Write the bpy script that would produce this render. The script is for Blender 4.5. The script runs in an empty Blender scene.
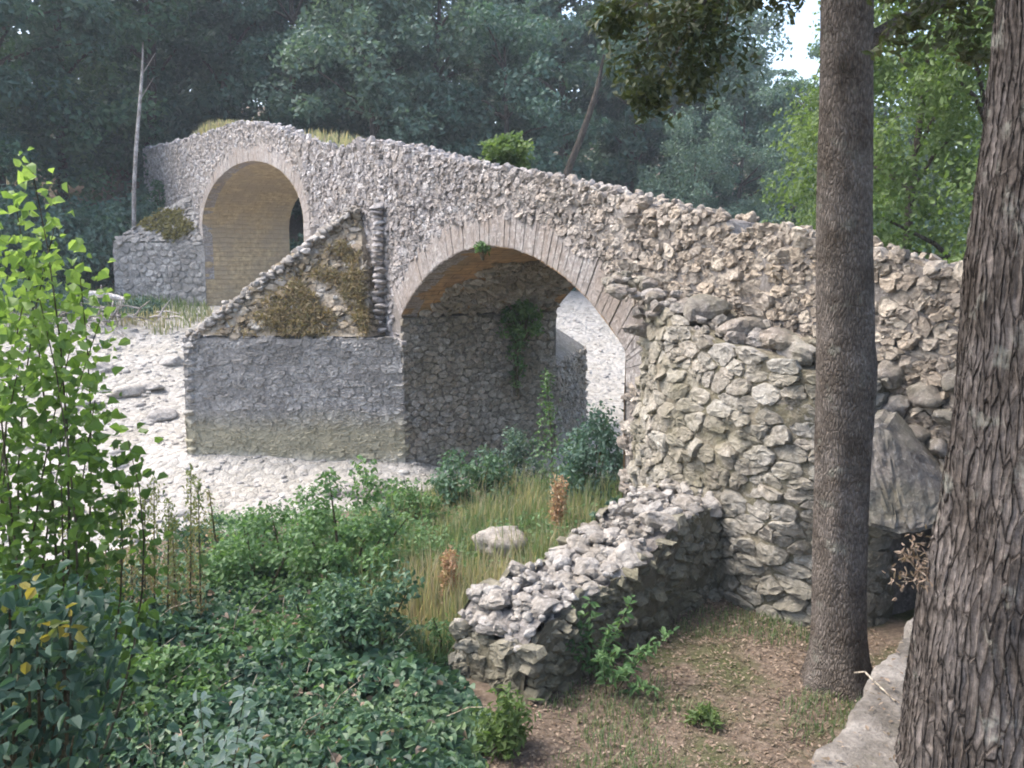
import bpy, bmesh, math
import numpy as np
from mathutils import Vector
R = np.random.default_rng(11)
C = bpy.context.scene.collection
sc = bpy.context.scene

# ------------------------------------------------------------------ camera frame and bridge frame
F = 887.0
TH = math.atan(134 / F)
cT, sT = math.cos(TH), math.sin(TH)
P0 = np.array([-.35, 14.0])
ANG = math.atan2(-.857, .515)
ES = np.array([math.cos(ANG), math.sin(ANG)])      # along the bridge, towards the near right
EV = np.array([-ES[1], ES[0]])                      # across the bridge, away from the camera

def at(px, py, y):                                  # a point of the place at forward distance y
    a = (px - 512) / F; b = (384 - py) / F
    d = np.array([a, cT + b * sT, -sT + b * cT])
    return d * (y / d[1])
def face(px, py, v=0.):                             # a point on the bridge face, as (u, z)
    a = (px - 512) / F; b = (384 - py) / F
    d = np.array([a, cT + b * sT, -sT + b * cT])
    t = (v + P0 @ EV) / (d[:2] @ EV)
    p = d * t
    return (p[:2] - P0) @ ES, p[2]
def b2w(u, v, z):
    u = np.asarray(u, float); v = np.asarray(v, float); z = np.asarray(z, float)
    return np.stack([P0[0] + u * ES[0] + v * EV[0], P0[1] + u * ES[1] + v * EV[1], z + 0 * u], -1)
def w2b(x, y):
    return (x - P0[0]) * ES[0] + (y - P0[1]) * ES[1], (x - P0[0]) * EV[0] + (y - P0[1]) * EV[1]

# ------------------------------------------------------------------ noise
_perm = np.random.default_rng(5).random((256, 256))
def vnoise(x, y):
    x = np.asarray(x, float); y = np.asarray(y, float)
    xi = np.floor(x).astype(int); yi = np.floor(y).astype(int)
    fx = x - xi; fy = y - yi
    fx = fx * fx * (3 - 2 * fx); fy = fy * fy * (3 - 2 * fy)
    g = lambda a, b: _perm[a & 255, b & 255]
    return (g(xi, yi) * (1 - fx) + g(xi + 1, yi) * fx) * (1 - fy) + (g(xi, yi + 1) * (1 - fx) + g(xi + 1, yi + 1) * fx) * fy - .5
def fbm(x, y, o=4):
    s = 0; a = 1.
    for k in range(o):
        s = s + a * vnoise(x * 2 ** k + 17.3 * k, y * 2 ** k + 9.1 * k); a *= .5
    return s
def ss(a, b, x):
    t = np.clip((np.asarray(x, float) - a) / (b - a), 0, 1)
    return t * t * (3 - 2 * t)

# ------------------------------------------------------------------ object helpers
def tag(o, label=None, cat=None, group=None, kind=None):
    if label: o['label'] = label
    if cat: o['category'] = cat
    if group: o['group'] = group
    if kind: o['kind'] = kind
    return o
def thing(name, label, cat, loc=(0, 0, 0), rz=0., group=None):
    o = bpy.data.objects.new(name, None); C.objects.link(o)
    o.location = loc; o.rotation_euler = (0, 0, rz); o.empty_display_size = .1
    return tag(o, label, cat, group)

class MB:
    """collects vertices, quads, triangles and a per-vertex value"""
    def __init__(s): s.v = []; s.q = []; s.t = []; s.r = []; s.n = 0; s.qm = []; s.tm = []; s.uv = []
    def add(s, v, q=None, t=None, r=0., mat=0, uv=None):
        v = np.asarray(v, float).reshape(-1, 3)
        s.v.append(v)
        s.r.append(np.broadcast_to(np.asarray(r, float), (len(v),)))
        s.uv.append(np.zeros((len(v), 2)) if uv is None else np.asarray(uv, float).reshape(-1, 2))
        if q is not None and len(q):
            q = np.asarray(q, int).reshape(-1, 4) + s.n; s.q.append(q); s.qm.append(np.full(len(q), mat))
        if t is not None and len(t):
            t = np.asarray(t, int).reshape(-1, 3) + s.n; s.t.append(t); s.tm.append(np.full(len(t), mat))
        s.n += len(v)
    def build(s, name, mats, parent=None, smooth=True, shift=None):
        v = np.concatenate(s.v)
        if shift is not None: v = v - np.asarray(shift)
        q = np.concatenate(s.q) if s.q else np.zeros((0, 4), int)
        t = np.concatenate(s.t) if s.t else np.zeros((0, 3), int)
        me = bpy.data.meshes.new(name)
        me.vertices.add(len(v)); me.vertices.foreach_set('co', v.astype(np.float32).ravel())
        loops = np.concatenate([q.ravel(), t.ravel()]).astype(np.int32)
        me.loops.add(len(loops)); me.loops.foreach_set('vertex_index', loops)
        nf = len(q) + len(t); me.polygons.add(nf)
        st = np.concatenate([np.arange(len(q)) * 4, len(q) * 4 + np.arange(len(t)) * 3]).astype(np.int32)
        me.polygons.foreach_set('loop_start', st)
        if not isinstance(mats, (list, tuple)): mats = [mats]
        for m in mats: me.materials.append(m)
        mi = np.concatenate([np.concatenate(s.qm) if s.qm else np.zeros(0), np.concatenate(s.tm) if s.tm else np.zeros(0)]).astype(np.int32)
        me.polygons.foreach_set('material_index', mi)
        me.polygons.foreach_set('use_smooth', np.full(nf, smooth, dtype=bool))
        a = me.attributes.new('rnd', 'FLOAT', 'POINT'); a.data.foreach_set('value', np.concatenate(s.r).astype(np.float32))
        uv = np.concatenate(s.uv)
        if np.any(uv):
            ul = me.uv_layers.new(name='UVMap'); ul.data.foreach_set('uv', uv[loops].astype(np.float32).ravel())
        me.update(calc_edges=True); me.validate()
        o = bpy.data.objects.new(name, me); C.objects.link(o)
        if parent is not None: o.parent = parent
        return o
    def grid(s, P, r=0., mat=0, uv=None, close=False):
        n, m = P.shape[:2]
        idx = np.arange(n * m).reshape(n, m)
        if close: idx = np.concatenate([idx, idx[:, :1]], 1)
        q = np.stack([idx[:-1, :-1], idx[1:, :-1], idx[1:, 1:], idx[:-1, 1:]], -1).reshape(-1, 4)
        s.add(P.reshape(-1, 3), q, None, r if np.ndim(r) == 0 else np.asarray(r).ravel(), mat, None if uv is None else uv.reshape(-1, 2))
    def tube(s, pts, rad, k=8, r=0., mat=0, cap=True):
        pts = np.asarray(pts, float); rad = np.broadcast_to(np.asarray(rad, float), (len(pts),))
        d = np.gradient(pts, axis=0); d /= np.linalg.norm(d, axis=1)[:, None] + 1e-9
        ref = np.array([0, 0, 1.]) if abs(d[:, 2]).mean() < .7 else np.array([1., 0, 0])
        a = np.cross(d, ref); a /= np.linalg.norm(a, axis=1)[:, None] + 1e-9
        b = np.cross(d, a)
        th = np.linspace(0, 2 * np.pi, k, endpoint=False)
        P = pts[:, None] + rad[:, None, None] * (np.cos(th)[None, :, None] * a[:, None] + np.sin(th)[None, :, None] * b[:, None])
        s.grid(P, r, mat, None, True)
        if cap:
            n0 = s.n - P.shape[0] * k
            c = s.n; s.add(pts[-1:], None, None, r)
            base = n0 + (len(pts) - 1) * k
            t = np.array([[base + i, base + (i + 1) % k, c] for i in range(k)])
            s.t.append(t); s.tm.append(np.full(k, mat))

def unit(v): return v / (np.linalg.norm(v, axis=-1, keepdims=True) + 1e-9)
def rdir(n, g=None):
    g = g or R
    return unit(g.normal(size=(n, 3)))

# ------------------------------------------------------------------ materials
def mat_new(name):
    m = bpy.data.materials.new(name); m.use_nodes = True
    nt = m.node_tree; nt.nodes.clear()
    return m, nt, nt.nodes, nt.links
def ramp(nodes, links, src, cols, interp='LINEAR'):
    n = nodes.new('ShaderNodeValToRGB'); e = n.color_ramp.elements
    n.color_ramp.interpolation = interp
    for i, (p, c) in enumerate(cols):
        if i < 2: el = e[i]; el.position = p
        else: el = e.new(p)
        el.color = (*c, 1)
    links.new(src, n.inputs[0]); return n.outputs[0]
def mixc(nodes, links, fac, a, b, mode='MIX'):
    n = nodes.new('ShaderNodeMix'); n.data_type = 'RGBA'; n.blend_type = mode
    for s, k in ((fac, 0), (a, 6), (b, 7)):
        if hasattr(s, 'node'): links.new(s, n.inputs[k])
        elif isinstance(s, tuple): n.inputs[k].default_value = (*s, 1)
        else: n.inputs[k].default_value = s
    return n.outputs[2]
def noise(nodes, links, vec, scale, detail=4, rough=.6):
    n = nodes.new('ShaderNodeTexNoise'); n.inputs['Scale'].default_value = scale
    n.inputs['Detail'].default_value = detail; n.inputs['Roughness'].default_value = rough
    if vec is not None: links.new(vec, n.inputs['Vector'])
    return n.outputs['Fac']
def coords(nodes, links, scale=(1, 1, 1), which='Object'):
    t = nodes.new('ShaderNodeTexCoord'); mp = nodes.new('ShaderNodeMapping')
    mp.inputs['Scale'].default_value = scale
    links.new(t.outputs[which], mp.inputs['Vector']); return mp.outputs[0]
def math_(nodes, links, op, a, b=0., clamp=False):
    n = nodes.new('ShaderNodeMath'); n.operation = op; n.use_clamp = clamp
    for i, s in enumerate((a, b)):
        if hasattr(s, 'node'): links.new(s, n.inputs[i])
        else: n.inputs[i].default_value = s
    return n.outputs[0]
def finish(nt, nodes, links, col, height=None, bump=.5, dist=.02, rough=.9, spec=.25):
    p = nodes.new('ShaderNodeBsdfPrincipled'); out = nodes.new('ShaderNodeOutputMaterial')
    if hasattr(col, 'node'): links.new(col, p.inputs['Base Color'])
    else: p.inputs['Base Color'].default_value = (*col, 1)
    p.inputs['Roughness'].default_value = rough; p.inputs['Specular IOR Level'].default_value = spec
    if height is not None:
        b = nodes.new('ShaderNodeBump'); b.inputs['Strength'].default_value = bump; b.inputs['Distance'].default_value = dist
        links.new(height, b.inputs['Height']); links.new(b.outputs[0], p.inputs['Normal'])
    links.new(p.outputs[0], out.inputs[0]); return p

def stone_mat(name, cols, stain=None, stain_amt=.5, stain_scale=.8, lichen=(.62, .6, .56), lich_amt=.35, band=None, warm=None):
    m, nt, N, L = mat_new(name)
    at_ = N.new('ShaderNodeAttribute'); at_.attribute_name = 'rnd'
    k = len(cols)
    c = ramp(N, L, at_.outputs['Fac'], [(i / (k - 1), col) for i, col in enumerate(cols)])
    co = coords(N, L)
    n1 = noise(N, L, co, 11, 8, .75)
    c = mixc(N, L, 1., c, ramp(N, L, n1, [(.3, (.42, .41, .40)), (.5, (.95, .95, .95)), (.72, (1.4, 1.4, 1.4))]), 'MULTIPLY')
    n2 = noise(N, L, co, 22, 5, .65)
    f = ramp(N, L, n2, [(.55, (0, 0, 0)), (.68, (1, 1, 1))])
    c = mixc(N, L, math_(N, L, 'MULTIPLY', f, lich_amt), c, lichen)
    if warm:
        sx = N.new('ShaderNodeSeparateXYZ'); L.new(co, sx.inputs[0])
        t = math_(N, L, 'ADD', math_(N, L, 'MULTIPLY', math_(N, L, 'SUBTRACT', sx.outputs[0], warm[0]), 1 / (warm[1] - warm[0])), math_(N, L, 'MULTIPLY', math_(N, L, 'SUBTRACT', noise(N, L, co, .7, 3), .5), .8), True)
        c = mixc(N, L, t, c, mixc(N, L, 1., c, warm[2], 'MULTIPLY'))
    if stain:
        n3 = noise(N, L, co, stain_scale, 5, .65)
        f = ramp(N, L, n3, [(.42, (0, 0, 0)), (.62, (1, 1, 1))])
        c = mixc(N, L, math_(N, L, 'MULTIPLY', f, stain_amt), c, stain)
    if band:   # old water line: (z below which, softness, colour)
        sp = N.new('ShaderNodeSeparateXYZ'); L.new(co, sp.inputs[0])
        z = math_(N, L, 'ADD', sp.outputs[2], math_(N, L, 'MULTIPLY', noise(N, L, co, 1.3, 3), .5))
        for zz, soft, colr, amt in band:
            f = math_(N, L, 'MULTIPLY', math_(N, L, 'SUBTRACT', zz, z), 1 / soft, True)
            c = mixc(N, L, math_(N, L, 'MULTIPLY', f, amt), c, colr)
    h = math_(N, L, 'ADD', n1, math_(N, L, 'MULTIPLY', n2, .5))
    finish(nt, N, L, c, h, 1., .035, .92, .2)
    return m

def leaf_mat(name, cols, trans=.35, rough=.5, spec=.3, tcol=1.5):
    m, nt, N, L = mat_new(name)
    at_ = N.new('ShaderNodeAttribute'); at_.attribute_name = 'rnd'
    k = len(cols)
    c = ramp(N, L, at_.outputs['Fac'], [(i / (k - 1), col) for i, col in enumerate(cols)])
    p = N.new('ShaderNodeBsdfPrincipled'); p.inputs['Roughness'].default_value = rough
    p.inputs['Specular IOR Level'].default_value = spec
    L.new(c, p.inputs['Base Color'])
    t = N.new('ShaderNodeBsdfTranslucent')
    L.new(mixc(N, L, 1., c, (tcol, tcol * 1.05, tcol * .6), 'MULTIPLY'), t.inputs[0])
    mx = N.new('ShaderNodeMixShader'); mx.inputs[0].default_value = trans
    L.new(p.outputs[0], mx.inputs[1]); L.new(t.outputs[0], mx.inputs[2])
    o = N.new('ShaderNodeOutputMaterial'); L.new(mx.outputs[0], o.inputs[0])
    return m

def bark_mat(name, dark, light, sx=14., sz=3., disp=.0, lichen=None):
    m, nt, N, L = mat_new(name)
    t = N.new('ShaderNodeTexCoord')
    wn = N.new('ShaderNodeTexNoise'); wn.inputs['Scale'].default_value = 2.2; wn.inputs['Detail'].default_value = 3
    L.new(t.outputs['Object'], wn.inputs['Vector'])
    va = N.new('ShaderNodeVectorMath'); va.operation = 'MULTIPLY_ADD'
    L.new(wn.outputs['Color'], va.inputs[0]); va.inputs[1].default_value = (.09, .09, .2); L.new(t.outputs['Object'], va.inputs[2])
    mp = N.new('ShaderNodeMapping'); mp.inputs['Scale'].default_value = (sx, sx, sz); L.new(va.outputs[0], mp.inputs['Vector'])
    vo = N.new('ShaderNodeTexVoronoi'); vo.feature = 'DISTANCE_TO_EDGE'; vo.inputs['Scale'].default_value = 1.; vo.inputs['Randomness'].default_value = 1.
    L.new(mp.outputs[0], vo.inputs['Vector'])
    ridge = ramp(N, L, vo.outputs['Distance'], [(0., (0, 0, 0)), (.09, (.45, .45, .45)), (.3, (1, 1, 1))])
    co = coords(N, L)
    n1 = noise(N, L, co, 30, 6, .7); n2 = noise(N, L, co, 4, 4)
    mp2 = N.new('ShaderNodeMapping'); mp2.inputs['Scale'].default_value = (sx * 5, sx * 5, sz * 3.5); L.new(t.outputs['Object'], mp2.inputs['Vector'])
    n4 = noise(N, L, mp2.outputs[0], 1., 4, .7)
    c = mixc(N, L, math_(N, L, 'MULTIPLY', ridge, .55), dark, light)
    c = mixc(N, L, 1., c, ramp(N, L, n1, [(.3, (.55, .55, .55)), (.7, (1.35, 1.35, 1.35))]), 'MULTIPLY')
    c = mixc(N, L, 1., c, ramp(N, L, n4, [(.3, (.6, .6, .6)), (.7, (1.3, 1.3, 1.3))]), 'MULTIPLY')
    c = mixc(N, L, 1., c, ramp(N, L, n2, [(.35, (.62, .58, .54)), (.65, (1.3, 1.3, 1.32))]), 'MULTIPLY')
    if lichen:
        f = ramp(N, L, noise(N, L, co, 7, 5, .6), [(.6, (0, 0, 0)), (.7, (1, 1, 1))])
        c = mixc(N, L, math_(N, L, 'MULTIPLY', f, .55), c, lichen)
    h = math_(N, L, 'ADD', ridge, math_(N, L, 'ADD', math_(N, L, 'MULTIPLY', n4, .5), math_(N, L, 'MULTIPLY', n1, .25)))
    finish(nt, N, L, c, h, .9, .025, .95, .15)
    if disp:
        d = N.new('ShaderNodeDisplacement'); d.inputs['Scale'].default_value = disp; d.inputs['Midlevel'].default_value = .9
        L.new(h, d.inputs['Height'])
        out = [n for n in N if n.type == 'OUTPUT_MATERIAL'][0]
        L.new(d.outputs[0], out.inputs['Displacement']); m.displacement_method = 'BOTH'
    return m

GREY = [(.30, .285, .285), (.44, .42, .42), (.22, .205, .2), (.54, .52, .51), (.33, .31, .305), (.46, .42, .39), (.27, .25, .24), (.40, .385, .385)]
TAN = [(.31, .285, .24), (.40, .375, .325), (.23, .205, .165), (.47, .445, .40), (.33, .30, .25), (.37, .335, .285), (.26, .24, .20), (.35, .325, .28)]
M_wall = stone_mat('rubble limestone', GREY, (.25, .21, .17), .35, 1.1, warm=(-1., 5., (1.05, .97, .82)))
M_mortar = stone_mat('old lime mortar', [(.21, .195, .18), (.27, .25, .235)], (.19, .165, .14), .6, 2.)
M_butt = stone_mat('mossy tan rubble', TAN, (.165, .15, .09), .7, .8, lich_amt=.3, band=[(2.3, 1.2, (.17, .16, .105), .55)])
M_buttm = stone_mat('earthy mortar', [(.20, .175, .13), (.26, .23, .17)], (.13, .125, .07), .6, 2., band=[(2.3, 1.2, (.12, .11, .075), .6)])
M_pier = stone_mat('grey pier masonry', [(.33, .32, .305), (.43, .415, .395), (.25, .24, .225), (.49, .475, .455)], (.185, .175, .16), .7, .9,
                   band=[(1.6, .5, (.36, .33, .22), .75), (.75, .25, (.54, .51, .44), .9)])
M_pierm = stone_mat('grey pier mortar', [(.28, .27, .255), (.34, .33, .315)], (.17, .16, .15), .6, 1.6,
                    band=[(1.6, .5, (.36, .33, .22), .75), (.75, .25, (.54, .51, .44), .9)])
M_inner = stone_mat('damp dark masonry', [(.37, .345, .305), (.46, .425, .375), (.27, .255, .225), (.40, .35, .29)], (.25, .21, .14), .5, 1.3, lich_amt=.15)
M_innerm = stone_mat('damp dark mortar', [(.2, .185, .16), (.26, .24, .21)], (.13, .12, .08), .6, 2.)
M_rock = stone_mat('pale weathered rock', [(.36, .34, .31), (.46, .435, .405), (.27, .25, .225), (.41, .375, .33)], (.22, .19, .145), .55, 2.5)
M_rockd = stone_mat('grey brown rock', [(.27, .25, .23), (.34, .315, .29), (.22, .20, .18), (.30, .26, .22)], (.2, .19, .12), .45, 1.5)
M_gravel_rock = stone_mat('river cobble', [(.40, .38, .35), (.48, .46, .425), (.32, .305, .285), (.43, .40, .355)], None, lich_amt=.1)
M_ring = stone_mat('pinkish voussoir stone', [(.32, .295, .28), (.35, .325, .31), (.285, .26, .245), (.34, .32, .31), (.305, .27, .245)], (.25, .205, .17), .75, .7, lich_amt=.7)
M_cap = stone_mat('ochre crusted rubble', [(.30, .25, .18), (.38, .33, .26), (.25, .2, .14), (.52, .50, .46)], (.20, .155, .085), .6, 1.6, lich_amt=.3)

def vault_mat(name, a, b, mort, stain, amt):
    m, nt, N, L = mat_new(name)
    uv = coords(N, L, (1, 1, 1), 'UV')
    nz = N.new('ShaderNodeTexNoise'); nz.inputs['Scale'].default_value = 1.5; L.new(uv, nz.inputs['Vector'])
    wv = N.new('ShaderNodeVectorMath'); wv.operation = 'MULTIPLY_ADD'; wv.inputs[1].default_value = (.1, .1, 0)
    L.new(nz.outputs['Color'], wv.inputs[0]); L.new(uv, wv.inputs[2])
    br = N.new('ShaderNodeTexBrick'); br.inputs['Scale'].default_value = 1.
    br.inputs['Brick Width'].default_value = .55; br.inputs['Row Height'].default_value = .16; br.inputs['Mortar Size'].default_value = .014
    br.inputs['Mortar Smooth'].default_value = .6
    br.inputs['Color1'].default_value = (*a, 1); br.inputs['Color2'].default_value = (*b, 1); br.inputs['Mortar'].default_value = (*mort, 1)
    L.new(wv.outputs[0], br.inputs['Vector'])
    co = coords(N, L)
    c = br.outputs['Color']
    n1 = noise(N, L, co, 6, 6, .7)
    c = mixc(N, L, 1., c, ramp(N, L, n1, [(.28, (.5, .5, .5)), (.72, (1.35, 1.35, 1.35))]), 'MULTIPLY')
    f = ramp(N, L, noise(N, L, co, .9, 5, .6), [(.42, (0, 0, 0)), (.6, (1, 1, 1))])
    c = mixc(N, L, math_(N, L, 'MULTIPLY', f, amt), c, stain)
    h = math_(N, L, 'ADD', math_(N, L, 'MULTIPLY', br.outputs['Fac'], -1.), math_(N, L, 'MULTIPLY', n1, .8))
    finish(nt, N, L, c, h, .8, .03)
    return m
M_vfar = vault_mat('ochre vault courses', (.47, .365, .225), (.42, .32, .195), (.42, .325, .20), (.32, .26, .185), .8)
M_vnear = vault_mat('rusty brown vault courses', (.40, .25, .12), (.34, .21, .11), (.22, .15, .09), (.2, .17, .11), .6)

def ground_mat():
    m, nt, N, L = mat_new('leaf strewn soil')
    co = coords(N, L)
    n1 = noise(N, L, co, .8, 6, .65); n2 = noise(N, L, co, 14, 6, .75); n3 = noise(N, L, co, 45, 3, .7)
    c = ramp(N, L, n2, [(.3, (.075, .056, .041)), (.5, (.145, .112, .085)), (.7, (.24, .19, .15))])
    g = ramp(N, L, n3, [(.3, (.04, .055, .02)), (.7, (.09, .11, .04))])
    f = ramp(N, L, n1, [(.5, (0, 0, 0)), (.6, (1, 1, 1))])
    c = mixc(N, L, math_(N, L, 'MULTIPLY', f, .75), c, g)
    h = math_(N, L, 'ADD', n2, math_(N, L, 'MULTIPLY', n3, .6))
    finish(nt, N, L, c, h, .8, .04, .97, .1)
    return m
def gravel_mat():
    m, nt, N, L = mat_new('dry limestone gravel')
    co = coords(N, L)
    vo = N.new('ShaderNodeTexVoronoi'); vo.inputs['Scale'].default_value = 7.; L.new(co, vo.inputs['Vector'])
    v2 = N.new('ShaderNodeTexVoronoi'); v2.inputs['Scale'].default_value = 22.; L.new(co, v2.inputs['Vector'])
    n1 = noise(N, L, co, .6, 5, .6); n2 = noise(N, L, co, 30, 4, .7)
    sh = N.new('ShaderNodeSeparateColor'); L.new(vo.outputs['Color'], sh.inputs[0])
    c = ramp(N, L, sh.outputs[0], [(0., (.34, .325, .29)), (.5, (.44, .42, .385)), (1., (.53, .505, .465))])
    c = mixc(N, L, ramp(N, L, n1, [(.45, (0, 0, 0)), (.7, (.6, .6, .6))]), c, (.40, .365, .30))
    c = mixc(N, L, 1., c, ramp(N, L, n2, [(.3, (.8, .8, .8)), (.7, (1.1, 1.1, 1.1))]), 'MULTIPLY')
    h = math_(N, L, 'SUBTRACT', n2, math_(N, L, 'ADD', math_(N, L, 'MULTIPLY', vo.outputs['Distance'], 1.6), math_(N, L, 'MULTIPLY', v2.outputs['Distance'], .6)))
    finish(nt, N, L, c, h, .9, .06, .9, .2)
    return m
M_ground = ground_mat(); M_gravel = gravel_mat()
def concrete_mat():
    m, nt, N, L = mat_new('weathered concrete')
    co = coords(N, L)
    n1 = noise(N, L, co, 3, 6, .7); n2 = noise(N, L, co, 40, 4, .7)
    c = ramp(N, L, n1, [(.35, (.10, .088, .072)), (.5, (.20, .18, .155)), (.65, (.31, .285, .25))])
    c = mixc(N, L, 1., c, ramp(N, L, n2, [(.3, (.75, .75, .75)), (.7, (1.15, 1.15, 1.15))]), 'MULTIPLY')
    f = ramp(N, L, noise(N, L, co, 5, 5), [(.58, (0, 0, 0)), (.7, (1, 1, 1))])
    c = mixc(N, L, math_(N, L, 'MULTIPLY', f, .5), c, (.13, .12, .08))
    finish(nt, N, L, c, math_(N, L, 'ADD', n1, math_(N, L, 'MULTIPLY', n2, .5)), 1., .04)
    return m
M_conc = concrete_mat()
M_bark_oak = bark_mat('furrowed oak bark', (.045, .037, .031), (.47, .415, .37), 34., 4.2, .017, (.5, .5, .42))
M_bark_slim = bark_mat('grey brown smooth bark', (.135, .115, .096), (.27, .237, .205), 60., 16., 0., (.28, .28, .23))
M_bark_bg = bark_mat('forest bark', (.07, .06, .05), (.16, .14, .12), 9., 2.)
M_bark_dark = bark_mat('dark forest bark', (.045, .038, .03), (.09, .078, .064), 9., 2.)
M_bark_pale = bark_mat('pale bark', (.33, .31, .29), (.48, .46, .44), 9., 3.)
M_stem = bark_mat('thin stems', (.09, .08, .05), (.16, .14, .09), 20., 5.)
M_straw = bark_mat('dry straw', (.42, .36, .27), (.55, .48, .38), 20., 4.)
M_drift = bark_mat('bleached driftwood', (.5, .48, .45), (.62, .6, .58), 10., 3.)
L_blue = leaf_mat('blue green forest leaves', [(.042, .086, .066), (.07, .13, .10), (.105, .175, .135)], .3)
L_mid = leaf_mat('mid green forest leaves', [(.042, .088, .054), (.072, .138, .08), (.11, .185, .10)], .3)
L_grey = leaf_mat('grey green forest leaves', [(.058, .10, .08), (.092, .148, .115), (.13, .195, .15)], .3)
L_light = leaf_mat('light green leaves', [(.06, .105, .03), (.10, .155, .05), (.15, .21, .075)], .4)
L_lime = leaf_mat('lime poplar leaves', [(.06, .11, .03), (.13, .215, .055), (.27, .37, .12)], .42)
L_ivy = leaf_mat('dark ivy leaves', [(.03, .066, .045), (.05, .105, .062), (.085, .15, .08), (.14, .21, .10)], .25, .45, .3)
L_fig = leaf_mat('broad dark leaves', [(.025, .055, .04), (.038, .08, .054), (.06, .11, .065)], .28, .5, .25)
L_yel = leaf_mat('yellowing leaves', [(.30, .23, .05), (.18, .18, .045), (.09, .13, .04)], .4)
L_bram = leaf_mat('bramble leaves', [(.055, .11, .045), (.09, .17, .065), (.15, .24, .10)], .35)
L_oak = leaf_mat('holm oak leaves', [(.035, .05, .02), (.06, .075, .03), (.10, .10, .045)], .3)
L_grass = leaf_mat('meadow grass', [(.08, .13, .06), (.12, .17, .08), (.18, .20, .11), (.31, .29, .19), (.33, .27, .19)], .4, .6)
L_dry = leaf_mat('dry moss and grass', [(.17, .125, .07), (.25, .195, .115), (.13, .12, .06), (.38, .32, .23)], .25, .8, .1)
L_rust = leaf_mat('rusty seed heads', [(.27, .15, .09), (.36, .23, .15), (.45, .35, .24)], .3, .8, .1)
L_moss = leaf_mat('olive moss', [(.12, .11, .045), (.17, .15, .055), (.09, .09, .04)], .2, .8, .1)
L_litter = leaf_mat('fallen leaves', [(.155, .11, .08), (.225, .165, .12), (.34, .265, .205), (.11, .085, .06), (.27, .22, .165)], .2, .7, .2)
L_pale = leaf_mat('pale underside leaves', [(.26, .36, .27), (.45, .52, .46), (.16, .26, .17)], .3, .5)
L_stalk = leaf_mat('dock stalks', [(.12, .16, .05), (.19, .19, .08), (.25, .16, .095)], .3, .6)

# ------------------------------------------------------------------ stones
def sites(p0, p1, q0, q1, sx, sy, jit=.36, drop=.14, seed=1, extra=.45):
    g = np.random.default_rng(seed); out = []
    nr = int((q1 - q0) / sy) + 1
    for r in range(nr):
        nc = int((p1 - p0) / sx) + 2
        x = p0 + (np.arange(nc) + (.5 if r % 2 else 0.) + g.uniform(-.2, .2)) * sx
        y = np.full(nc, q0 + (r + .5) * sy)
        out.append(np.stack([x + g.uniform(-jit, jit, nc) * sx, y + g.uniform(-jit, jit, nc) * sy], 1))
    P = np.concatenate(out); P = P[g.random(len(P)) > drop]
    ex = int(len(P) * extra)
    return np.concatenate([P, np.stack([g.uniform(p0, p1, ex), g.uniform(q0, q1, ex)], 1)])

def stones(mb, P, keep, mapf, K=16, gap=.007, h=(.015, .06), asp=1.5, rough=.010, seed=2, mat=0, embed=.04, small=False):
    """interlocking rubble: each kept site grows to meet its neighbours, then gets a rounded face"""
    g = np.random.default_rng(seed)
    Q = P * np.array([1., asp])
    w = g.uniform(-.004, .004, len(P))
    idx = np.where(keep)[0]
    M = min(16, len(P) - 1)
    T = np.zeros((len(idx), K)); th = np.linspace(0, 2 * np.pi, K, endpoint=False)
    for s in range(0, len(idx), 1500):
        ii = idx[s:s + 1500]
        d2 = ((Q[ii, None] - Q[None]) ** 2).sum(-1)
        d2[np.arange(len(ii)), ii] = 1e9
        nn = np.argpartition(d2, M, 1)[:, :M]
        D = Q[nn] - Q[ii][:, None]
        ln = np.linalg.norm(D, axis=-1)
        mid = np.clip((ln ** 2 + w[ii][:, None] - w[nn]) / (2 * ln), .2 * ln, .8 * ln)
        phi = np.arctan2(D[..., 1], D[..., 0])
        cs = np.cos(th[None, :, None] - phi[:, None, :])
        t = np.where(cs > .05, mid[:, None, :] / np.maximum(cs, .05), 9.)
        T[s:s + 1500] = t.min(-1)
    T = np.minimum(T, np.median(T) * 2.2)
    T = .74 * T + .13 * (np.roll(T, 1, 1) + np.roll(T, -1, 1))
    T = np.maximum(T - gap, .015) * g.uniform(.9, 1.05, T.shape)
    n = len(idx)
    H = g.uniform(h[0], h[1], n)
    tilt = g.normal(0, .8, (n, 2))
    prof = [(1., None), (.99, .6), (.92, .93), (.55, 1.02)] if not small else [(1., None), (.9, .6), (.5, 1.)]
    rings = []; c, s_ = np.cos(th), np.sin(th)
    for f, hh in prof:
        p = P[idx, 0][:, None] + T * f * c; q = P[idx, 1][:, None] + T * f * s_ / asp
        if hh is None: hv = np.full((n, K), -embed)
        else:
            hv = hh * H[:, None] * (1 + (tilt[:, :1] * c + tilt[:, 1:] * s_) * f * .6) + g.normal(0, rough, (n, K))
            p = p + g.normal(0, rough, (n, K)); q = q + g.normal(0, rough, (n, K))
        rings.append(mapf(p, q, hv))
    cen = mapf(P[idx, 0][:, None], P[idx, 1][:, None], H[:, None] * g.uniform(.9, 1.1, (n, 1)))
    V = np.concatenate([np.stack(rings, 1).reshape(n, -1, 3), cen.reshape(n, 1, 3)], 1)
    nr = len(prof); k = np.arange(K); k1 = (k + 1) % K
    q = np.concatenate([np.stack([r * K + k, r * K + k1, (r + 1) * K + k1, (r + 1) * K + k], 1) for r in range(nr - 1)])
    t = np.stack([(nr - 1) * K + k, (nr - 1) * K + k1, np.full(K, nr * K)], 1)
    off = (np.arange(n) * (nr * K + 1))[:, None, None]
    mb.add(V, (q[None] + off).reshape(-1, 4), (t[None] + off).reshape(-1, 3), np.repeat(g.random(n), nr * K + 1), mat)

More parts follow.
